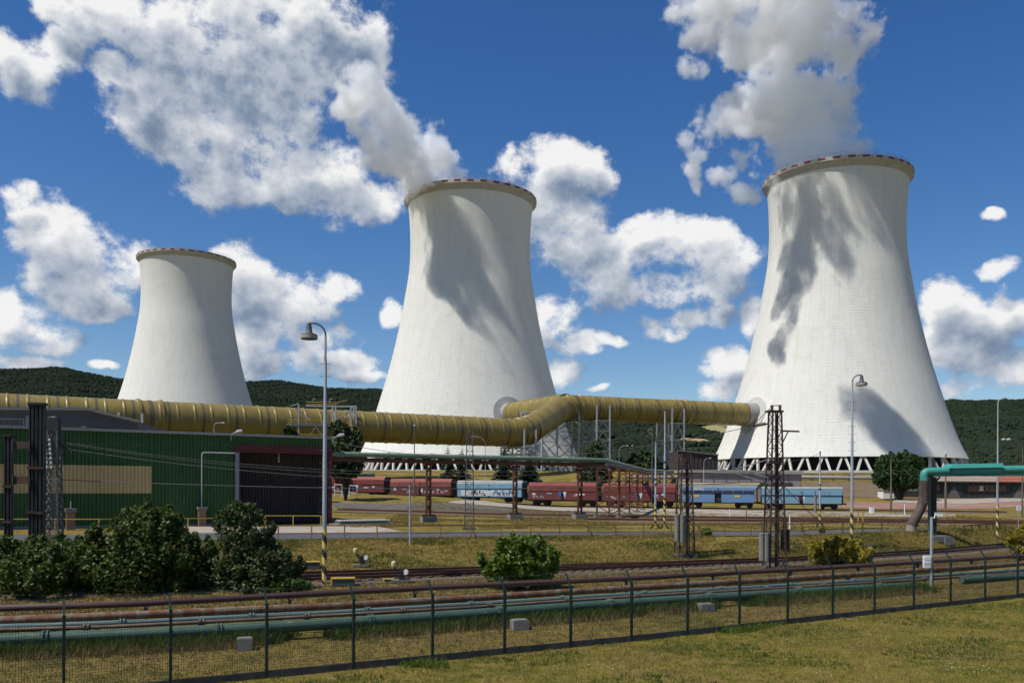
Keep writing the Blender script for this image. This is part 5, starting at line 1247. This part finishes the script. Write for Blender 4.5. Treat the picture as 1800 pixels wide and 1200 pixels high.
# ------------------------------------------------------------------ foreground pipes
M['fg_green'] = mat('old_green_pipe', (0.052, 0.10, 0.072), .6, var=(.04,.075,.056), vscale=.9, vamt=.8, dirt=(.17,.19,.15), dscale=.9, dlo=.6, dhi=.72)
M['fg_blue'] = mat('pale_blue_pipe', (0.095, 0.15, 0.15), .6, var=(.075,.12,.12), vscale=1)
M['fg_rust'] = mat('patchy_rust_pipe', (0.17, 0.155, 0.11), .8, var=(.14,.06,.03), vscale=2.2, vamt=1.0, stretch=(1.6,1.6,.4), dirt=(.13,.05,.025), dscale=1.6, dlo=.45, dhi=.6)
M['fg_brown'] = mat('brown_pipe', (0.072, 0.030, 0.026), .55, var=(.055,.025,.022), vscale=1.4, spec=.5)
M['fg_tan'] = mat('tan_pipe', (0.16, 0.115, 0.075), .75, var=(.13,.06,.035), vscale=1.8, vamt=.9)
def ppath(pp): return [onz(x, y, z) for x, y, z in pp]
PX = {'green': [(-420,1148,.84),(0,1124,.84),(300,1112,.84),(600,1095,.84),(860,1077,.84),(1106,1059,.84),(1300,1047,.84),(1460,1037,.84),(1600,1030,.80)],
      'tan':   [(-420,1119,.97),(0,1106,.97),(200,1101,.97),(600,1080,.97),(860,1065,.97),(1106,1048,.97),(1460,1028,.97),(1800,1006,.97)],
      'blue':  [(-420,1114,.82),(0,1101,.82),(200,1095,.82),(600,1075.5,.82),(860,1060,.82),(1106,1044,.82),(1460,1024,.82),(1800,1001,.82)],
      'rust':  [(-420,1100,.82),(0,1090,.82),(200,1082,.82),(600,1064,.82),(860,1049,.82),(1106,1033,.82),(1460,1012,.82),(1800,990,.82)],
      'brown': [(-420,1083,1.2),(0,1068,1.2),(200,1062.5,1.2),(700,1035,1.2),(1106,1016,1.2),(1460,997,1.2),(1800,976,1.2),(1990,965,1.2)],
      'far_green': [(1690,1019,.82),(1800,1012,.82),(1990,1002,.82)]}
def fg_pipe(key, rad, m, label, flange, support, fm=None):
    P = ppath(PX[key]); P = [P[0].lerp(P[1], .0)] + round_path(P, 3.0, 4)[1:]; L, f = along(P); r = thing('steam_pipe', label, 'pipe', tuple(P[0]), group='parallel pipes behind the fence')
    autosmooth(MB().tube(P, rad, 18).build('tube', M[m], r), 50)
    s = 2.0
    while flange and s < L-1:
        p, d = f(s)
        for e in (-.06, .06): autosmooth(MB().tube([p+d*(e-.03), p+d*(e-.03), p+d*(e+.03), p+d*(e+.03)], [rad, rad+.055, rad+.055, rad], 18, cap=False).build('flange', M[fm or m], r))
        bo = MB()
        for k in range(8):
            t = V((-d.y, d.x, 0)); q = p + (t*math.cos(k*.785)+V((0,0,1))*math.sin(k*.785))*(rad+.03); bo.bar(q-d*.12, q+d*.12, .03)
        bo.build('bolts', M['steel_dark'], r); s += flange
    s = 1.0
    while support and s < L-1:
        p, d = f(s); g = gz(p.x, p.y); t = V((-d.y, d.x, 0)).normalized()
        if p.z-rad-g > .05: MB().bar(V((p.x, p.y, g-.1)), V((p.x, p.y, p.z-rad+.02)), .12).build('stand', M['rust_dark'], r); MB().bar(p-t*.3-V((0,0,rad+.03)), p+t*.3-V((0,0,rad+.03)), .1, .06).build('saddle', M['rust_dark'], r)
        s += support
fg_pipe('green', .2, 'fg_green', 'thickest dark green flanged pipe, lowest of the row behind the fence', 5.2, 7.5)
fg_pipe('tan', .065, 'fg_tan', 'thin tan pipe just above the thick green pipe', 3.6, 0)
fg_pipe('blue', .10, 'fg_blue', 'pale blue green pipe between the tan pipe and the patchy rusty pipe', 4.4, 9)
fg_pipe('rust', .155, 'fg_rust', 'patchy rusty pipe with flaking pale coating', 0, 8)
fg_pipe('brown', .125, 'fg_brown', 'smooth dark brown pipe on stands, highest and rearmost of the row', 0, 5.5)
fg_pipe('far_green', .17, 'fg_green', 'short dark green pipe length behind the last fence posts', 4, 0)
en = ground_hit(1692, 1017); o = MB().tube([onz(1690,1019,.55), onz(1682,1020,.5)], .24, 16); tag(o.build('pipe_end', M['black']), 'black wrapped pipe end lying in the grass near the camera pole', 'pipe')
# three thin barbed strands ride on the fence; the fence itself
M['fence_green'] = mat('fence_green', (0.003, 0.026, 0.021), .45, var=(.003,.02,.016), vscale=3, spec=.5)
M['fence_wire'] = mat('fence_wire_green', (0.012, 0.035, 0.027), .6)
F0, FD = V((-8.94, 23.15, 0)), V((2.1822, 1.2198, 0)); FU = FD.normalized()
fence = thing('mesh_fence', 'dark green wire mesh fence with angled barbed-wire arms along the lawn', 'fence', (4.1, 30.4, .3))
FB = [1213,1205,1200,1187,1173,1160,1150,1143,1137,1127,1115,1105,1096,1085,1077,1066,1058,1050,1043,1036,1030]   # picture heights of the post feet
def fpost(k): p = F0 + FD*k; i = min(max(k+2, 0), len(FB)-1); return V((p.x, p.y, gz(p.x, p.y)))
fn = V((-FU.y, FU.x, 0))
K0, K1, FH = -3, 19, 2.02
for k in range(K0, K1+1):
    p = fpost(k); MB().box((p.x, p.y, p.z+FH/2), (.07, .07, FH), math.atan2(FU.y, FU.x)).build('post', M['fence_green'], fence)
    MB().bar(up(p, FH-.02), up(p, FH+.42)+fn*.32, .045).build('post_arm', M['fence_green'], fence); MB().box((p.x, p.y, p.z+FH+.02), (.085, .085, .05), math.atan2(FU.y, FU.x)).build('post_cap', M['fence_green'], fence)
    for zc in (.5, 1.0, 1.5): MB().box((p.x-fn.x*.045, p.y-fn.y*.045, p.z+zc), (.09, .03, .05), math.atan2(FU.y, FU.x)).build('clip', M['black'], fence)
    if k == K1: break
    q = fpost(k+1)
    MB().bar(up(p, .04)+FU*.05, up(q, .04)-FU*.05, .06, .32).build('plinth', M['plinth'], fence)
    w = MB(); n = 38
    for j in range(1, n):
        a = p.lerp(q, j/n); w.bar(up(a, .2), up(a, FH-.03), .005, .005)
    for j in range(25):
        z = .21+j*(FH-.25)/24; w.bar(up(p, z), up(q, z), .005, .005)
    ob = w.build('wire_panel', M['fence_wire'], fence); ob['kind'] = 'stuff'
    for t_ in (.35, .7, 1.0):
        a, b = up(p, FH+.42*t_)+fn*.32*t_, up(q, FH+.42*t_)+fn*.32*t_; MB().tube([a, a.lerp(b,.5)-V((0,0,.03)), b], .006, 4).build('barbed_strand', M['fence_wire'], fence)
# ------------------------------------------------------------------ vegetation
def leaf_cloud(C, n, size, flat=.0, up_bias=.35):
    """n leaves (two triangles each) spread through ellipsoid clumps C = [(centre, radii)]"""
    C = [(np.array(c, float), np.array(r, float)) for c, r in C]; w = np.array([r.prod()**.5 for _, r in C]); w /= w.sum()
    idx = RNG.choice(len(C), n, p=w); cen = np.stack([c for c, _ in C])[idx]; rad = np.stack([r for _, r in C])[idx]
    d = RNG.normal(size=(n, 3)); d /= np.linalg.norm(d, axis=1, keepdims=True); rr = RNG.uniform(.35, 1.06, (n, 1))**.55
    p = cen + d*rad*rr
    nrm = d*.7 + RNG.normal(size=(n, 3))*.6 + np.array([0, 0, up_bias]); nrm /= np.linalg.norm(nrm, axis=1, keepdims=True)
    t = np.cross(nrm, RNG.normal(size=(n, 3))); t /= np.linalg.norm(t, axis=1, keepdims=True); b = np.cross(nrm, t)
    s = size*RNG.uniform(.45, 1.6, (n, 1)); L = t*s; Wd = b*s*.42
    v = np.stack([p-L*.55, p+Wd+nrm*s*.08, p+L*.55, p-Wd+nrm*s*.08], 1).reshape(-1, 3); q = np.arange(n*4).reshape(n, 4)
    return v, q
def plant(name, label, cat, base, clumps, n, size, m, trunk=None, mtrunk=None, group=None):
    r = thing(name, label, cat, tuple(base), group=group)
    v, q = leaf_cloud(clumps, n, size); v = v - np.array(base)
    o = bpy.data.objects.new('crown', np_mesh('crown', v, q, m, False)); COL.objects.link(o); o.parent = r
    tb_ = MB(); base = V(base)
    for k, (c, rr) in enumerate(clumps):
        c = V(c); mid = base.lerp(c, .5)+V((random.uniform(-.1,.1),)*3)*.3; t0 = trunk or .06
        if k < 14: tb_.tube([base+V((0,0,-.2)), mid, c], [t0*(1 if k == 0 else .55), t0*.45, t0*.15], 7)
    autosmooth(tb_.build('trunk', mtrunk or M['bark'], r), 60); return r
M['bark'] = mat('bark', (0.06, 0.048, 0.036), .95, var=(.04,.032,.025), vscale=5)
M['leaf_dark'] = leafmat('dark_bush_leaves', (0.030, 0.062, 0.010), (0.085, 0.125, 0.02), .22, .5)
M['leaf_grey'] = leafmat('grey_green_leaves', (0.035, 0.058, 0.016), (0.085, 0.11, 0.036), .2, .5)
M['leaf_bright'] = leafmat('bright_shrub_leaves', (0.060, 0.12, 0.012), (0.14, 0.20, 0.028), .28, .5)
M['leaf_yellow'] = leafmat('yellowing_shrub_leaves', (0.15, 0.145, 0.016), (0.34, 0.27, 0.03), .25, .6)
M['leaf_tree'] = leafmat('tree_leaves', (0.018, 0.048, 0.010), (0.045, 0.085, 0.018), .15, .6)
M['needle'] = leafmat('spruce_needles', (0.010, 0.024, 0.012), (0.026, 0.046, 0.018), .0, .7)
M['leaf_birch'] = leafmat('birch_leaves', (0.025, 0.05, 0.014), (0.06, 0.085, 0.028), .15, .6)
def px_clumps(L, Y, jit=.8, dy=None):
    out = []
    for (x, y, rx, ry) in L:
        yy_ = Y + random.uniform(-jit, jit); c = at(x, y, yy_); k = yy_/F_PX; out.append(((c.x, c.y, c.z), (rx*k, dy or max(rx, ry)*k, ry*k)))
    return out
def bush(label, L, Y, n, size, m, jit=.8, name='shrub', cat='shrub', dy=None, extra=22, trunk=.06):
    C = px_clumps(L, Y, jit, dy); more = []
    for c, r in C:                         # sprays that break the outline
        for _ in range(extra):
            a = RNG.normal(size=3); a /= np.linalg.norm(a); a[2] = abs(a[2])*.9; rr = RNG.uniform(.09, .24)*max(r)
            more.append((tuple(np.array(c)+a*np.array(r)*RNG.uniform(.85, 1.22)), (rr*.75, rr*.75, rr*1.25)))
    xm = sum(c[0] for c, _ in C)/len(C); g = (xm, Y, gz(xm, Y))
    return plant(name, label, cat, g, C+more, n, size, m, trunk)
bush('dense dark green shrub, largest of the left thicket', [(250,960,75,62),(215,1000,80,45),(300,985,60,60),(250,920,45,32),(330,1010,45,45),(180,1025,60,30),(270,1035,90,25)], 42.0, 52000, .125, M['leaf_dark'], 1.0)
bush('tall grey green shrub with loose twigs left of the lamp base', [(430,940,48,48),(425,990,68,52),(475,1000,50,42),(400,1020,60,30),(460,1030,60,25),(420,905,28,24),(500,1022,25,20)], 42.6, 36000, .115, M['leaf_grey'], .8)
bush('low spreading shrub at the left edge under the black posts', [(30,985,70,38),(110,985,60,40),(60,1020,90,32),(150,1015,55,35),(-40,990,60,45),(20,1045,80,18),(130,1042,60,18)], 40.5, 42000, .12, M['leaf_dark'], 1.0)
bush('small leafy runner in front of the grey green shrub', [(515,1035,25,18),(490,1045,30,14)], 41.5, 2600, .14, M['leaf_dark'], .4)
bush('round bright green shrub in the middle before the near track', [(915,985,58,32),(940,1000,42,26),(885,1005,38,24),(915,960,38,18),(955,985,30,20)], 44.5, 13000, .15, M['leaf_bright'], .7)
bush('yellowish shrub right of the tall rusty mast', [(1470,972,42,22),(1505,978,28,18),(1445,980,24,18),(1475,958,26,12)], 57.0, 9000, .15, M['leaf_yellow'], .7)
bush('yellow green shrub at the right picture edge', [(1800,955,26,26),(1815,940,20,24)], 62.0, 4000, .17, M['leaf_yellow'], .5)
for k, (x, y, s, lab) in enumerate(((1242, 938, 9, 'small green tuft at the road edge left of the tall mast'), (1445, 934, 5, 'small green tuft by the guard rail near the striped pole'))):
    g = ground_hit(x, y+3); bush(lab, [(x, y-2, s, s*.8)], g.y, 700, .16, M['leaf_bright'], .1, 'weed_tuft', 'weed', extra=6, trunk=.02)
bush('round broad-leaved tree before the largest cooling tower', [(1580,822,36,24),(1556,838,22,20),(1606,836,22,18),(1575,848,36,14),(1600,812,18,12),(1560,815,18,14),(1590,850,24,12)], 176, 17000, .40, M['leaf_tree'], 2.0, 'tree', 'tree', trunk=.45)
bush('loose birch between the hall and the middle tower', [(612,775,22,26),(600,800,28,24),(622,815,20,20),(595,755,14,14),(608,830,26,10)], 128, 6000, .42, M['leaf_birch'], 1.0, 'tree', 'tree', trunk=.25)
bush('birch top showing above the hall roof', [(508,760,9,10),(515,768,8,8)], 122, 900, .4, M['leaf_birch'], .5, 'tree', 'tree', trunk=.15)
bush('drooping tree between the elbow and the lattice piers', [(1045,800,14,20),(1040,825,22,22),(1055,840,22,16),(1030,845,16,14),(1050,785,8,10)], 168, 4500, .5, M['leaf_birch'], 1.5, 'tree', 'tree', trunk=.3)
for (x, y, rx, ry, Y, lab) in ((1130,815,26,15,260,'low green tree under the right part of the duct'), (1095,822,24,12,262,'low green tree left of the duct trestle'), (1165,826,18,10,262,'low green bush behind the striped poles'), (1700,826,0,0,0,'')):
    if Y: bush(lab, [(x, y, rx, ry), (x-rx*.5, y+ry*.4, rx*.6, ry*.6), (x+rx*.4, y+ry*.3, rx*.6, ry*.7)], Y, 3000, .8, M['leaf_tree'], 2.0, 'tree', 'tree', trunk=.4)
for (x, y, rx, ry, Y, lab) in ((598,828,20,9,160,'dark bush below the loose birch'),):
    bush(lab, [(x, y, rx, ry)], Y, 1500, .5, M['leaf_tree'], 1, 'shrub', 'shrub', trunk=.2)
def spruce(px, pt, pb, wpx, Y, label):
    k = Y/F_PX; top, bot = at(px, pt, Y), at(px, pb, Y); h = top.z-bot.z; w = wpx*k/2; r = thing('spruce', label, 'spruce tree', tuple(bot), group='spruces before the middle tower')
    V_, Q_ = [], []; n = 0; tiers = 17
    for t in range(tiers):
        f_ = t/(tiers-1); z = h*(.08+.9*f_); rad = w*(1-f_)**.85+.12
        for b in range(11):
            a = random.uniform(0, 6.283); L = rad*random.uniform(.6, 1.15); dr = np.array([math.cos(a), math.sin(a), 0]); sd = np.array([-dr[1], dr[0], 0]); dz = -L*random.uniform(.15, .4)
            m_ = 7
            for j in range(m_):
                s0 = L*j/m_; c = np.array([0,0,z])+dr*s0+np.array([0,0,dz*(j/m_)**1.3]); ww = (.55*w*(1-f_)+.25)*(1-.5*j/m_)*.6; ln = L/m_*1.6; tw = random.uniform(-.3,.3)*ww
                V_ += [c-sd*ww+np.array([0,0,-ww*.5+tw]), c+dr*ln, c+sd*ww+np.array([0,0,-ww*.5-tw]), c+np.array([0,0,.12*ww])]; Q_.append((n, n+1, n+2, n+3)); n += 4
    o = bpy.data.objects.new('crown', np_mesh('crown', np.array(V_), np.array(Q_), M['needle'], False)); COL.objects.link(o); o.parent = r
    autosmooth(MB().tube([(0,0,-.5),(0,0,h*.5),(0,0,h)], [.22,.13,.02], 8).build('trunk', M['bark'], r, world=False))
spruce(787, 782, 850, 38, 172, 'left spruce in front of the middle tower columns'); spruce(812, 785, 848, 34, 176, 'slim spruce beside the grey lattice mast')
spruce(886, 772, 848, 46, 170, 'tall spruce beside the middle red pier'); spruce(930, 796, 850, 46, 174, 'broad spruce under the duct elbow')
# grass, weeds and flowers
M['blade'] = leafmat('grass_blades', (0.115, 0.14, 0.018), (0.31, 0.265, 0.05), .2, .8)
M['blade_tan'] = leafmat('tan_grass', (0.13, 0.115, 0.03), (0.31, 0.23, 0.075), .2, .85)
M['blade_green'] = leafmat('fresh_weeds', (0.035, 0.075, 0.012), (0.085, 0.12, 0.022), .25, .7)
M['weed_bright'] = leafmat('bright_weeds', (0.06, 0.10, 0.014), (0.14, 0.18, 0.03), .25, .7)
M['blade_dry'] = leafmat('dry_weeds', (0.13, 0.10, 0.042), (0.26, 0.20, 0.085), .15, .9)
def tufts(name, label, X, Yv, h, m, blades=5, spread=.07, wid=.012):
    n = len(X); Z = H(X, Yv); k = n*blades; bx = np.repeat(X, blades)+RNG.normal(0, spread, k); by = np.repeat(Yv, blades)+RNG.normal(0, spread, k); bz = np.repeat(Z, blades)
    hh = np.repeat(h, blades)*RNG.uniform(.5, 1.3, k); a = RNG.uniform(0, 6.283, k); ln = RNG.normal(0, .45, (k, 2))*hh[:, None]; w = wid*RNG.uniform(.6, 1.5, k)
    p0 = np.stack([bx-w*np.cos(a), by-w*np.sin(a), bz-.01], 1); p1 = np.stack([bx+w*np.cos(a), by+w*np.sin(a), bz-.01], 1); p2 = np.stack([bx+ln[:,0], by+ln[:,1], bz+hh], 1)
    o = bpy.data.objects.new(name, np_mesh(name, np.stack([p0, p1, p2], 1).reshape(-1, 3), np.arange(k*3).reshape(k, 3), m, False)); COL.objects.link(o); return tag(o, label, 'grass', kind='stuff')
def fence_y(x): return F0.y + (x-F0.x)*FD.y/FD.x
def scatter(n, x0_, x1_, d0, d1, patch=None, thr=.5):
    x = RNG.uniform(x0_, x1_, n); y = fence_y(x) + RNG.uniform(d0, d1, n)
    if patch: v = np.sin(x*patch+1.7*np.sin(y*patch*.8))+np.sin(y*patch*1.3+1.1*np.sin(x*patch*.6+2)); k = v > thr; x, y = x[k], y[k]
    return x, y
x, y = scatter(52000, -12, 34, -15, -.05); tufts('lawn_grass', 'short dry mown lawn in front of the fence', x, y, RNG.uniform(.03, .09, len(x)), M['blade'], 4, .05, .011)
x, y = scatter(16000, -12, 34, -15, -.05, .9, .5); tufts('green_lawn_weeds', 'greener weed patches in the lawn before the fence', x, y, RNG.uniform(.05, .13, len(x)), M['blade_green'], 5, .06, .014)
x, y = scatter(14000, -12, 34, -15, -.05, .55, .7); tufts('dry_lawn_patches', 'bleached tan patches in the mown lawn', x, y, RNG.uniform(.03, .09, len(x)), M['blade_dry'], 5, .06, .013)
x, y = scatter(26000, -20, 44, .1, 7.5); tufts('verge_grass', 'dry grass strip between the fence and the pipes', x, y, RNG.uniform(.03, .10, len(x)), M['blade_dry'], 4, .08, .013)
GPX = ppath(PX['green']); gxs = [q.x for q in GPX]; gys = [q.y for q in GPX]
def under_pipe(n, a, b, thr):
    x = RNG.uniform(-22, 22, n); y = np.interp(x, gxs, gys) + RNG.uniform(a, b, n); k = np.sin(x*1.1)+np.sin(x*.43+1)+RNG.uniform(-.6, .6, n) > thr; return x[k], y[k]
x, y = under_pipe(26000, -.75, 1.2, -1.1); tufts('pipe_weeds', 'dark weeds growing under the pipes', x, y, RNG.uniform(.2, .5, len(x)), M['blade_green'], 6, .14, .02)
x, y = under_pipe(12000, -1.2, .5, -.6); tufts('dry_pipe_weeds', 'dry brown stalks under the pipes', x, y, RNG.uniform(.12, .36, len(x)), M['blade_dry'], 6, .16, .012)
x, y = scatter(5200, -6, 12, -1.2, -.05, 1.5, .75); tufts('fence_weeds', 'tall green weeds at the foot of the fence', x, y, RNG.uniform(.08, .25, len(x)), M['weed_bright'], 6, .08, .016)
x = RNG.uniform(-30, 55, 46000); y = track_y(x) + RNG.uniform(3.2, 12.5, len(x))*np.where(x > 15, .55, 1.0); tufts('bank_grass', 'rough grass on the bank below the road', x, y, RNG.uniform(.04, .15, len(x)), M['blade_tan'], 4, .12, .022)
x = RNG.uniform(-30, 55, 9000); y = track_y(x) + RNG.uniform(3.5, 11, len(x))*np.where(x > 15, .55, 1.0); k = np.sin(x*.7)+np.sin(y*.9+x*.3) > .5; tufts('bank_weeds', 'green weeds on the bank below the road', x[k], y[k], RNG.uniform(.08, .22, k.sum()), M['blade_green'], 5, .16, .03)
x = RNG.uniform(-22, 50, 30000); y = track_y(x) - RNG.uniform(2.0, 9, len(x)); tufts('trackside_grass', 'dry grass between the brown pipe and the near track', x, y, RNG.uniform(.05, .16, len(x)), M['blade_dry'], 4, .10, .018)
x = RNG.uniform(-14, 60, 34000); y = RNG.uniform(76, 128, len(x)); k = (np.sin(x*.35)+np.sin(y*.5+x*.2) > -.6) & ~((y > 66) & (y < 96) & (x < -17)); tufts('yard_grass', 'sparse dry grass between the yard tracks', x[k], y[k], RNG.uniform(.06, .18, k.sum()), M['blade_tan'], 4, .2, .04)
M['petal'] = mat('white_petals', (0.7, 0.7, 0.66), .8)
fl = MB()
for (px_, py_, n_) in ((1690,1178,9),(1500,1094,5),(1075,1180,6),(1450,1190,4),(700,1187,4),(1655,1165,4),(1745,1185,5)):
    c = ground_hit(px_, py_)
    for _ in range(n_*2):
        q = c + V((random.gauss(0, .35), random.gauss(0, .25), 0)); q.z = gz(q.x, q.y)+random.uniform(.08, .2); s = random.uniform(.01, .022)
        fl.poly([q+V((s*math.cos(a), s*math.sin(a), random.uniform(-.01,.01))) for a in (0, 1.05, 2.09, 3.14, 4.19, 5.24)])
tag(fl.build('white_flowers', M['petal']), 'tiny white flowers scattered in the lawn', 'flowers', kind='stuff')
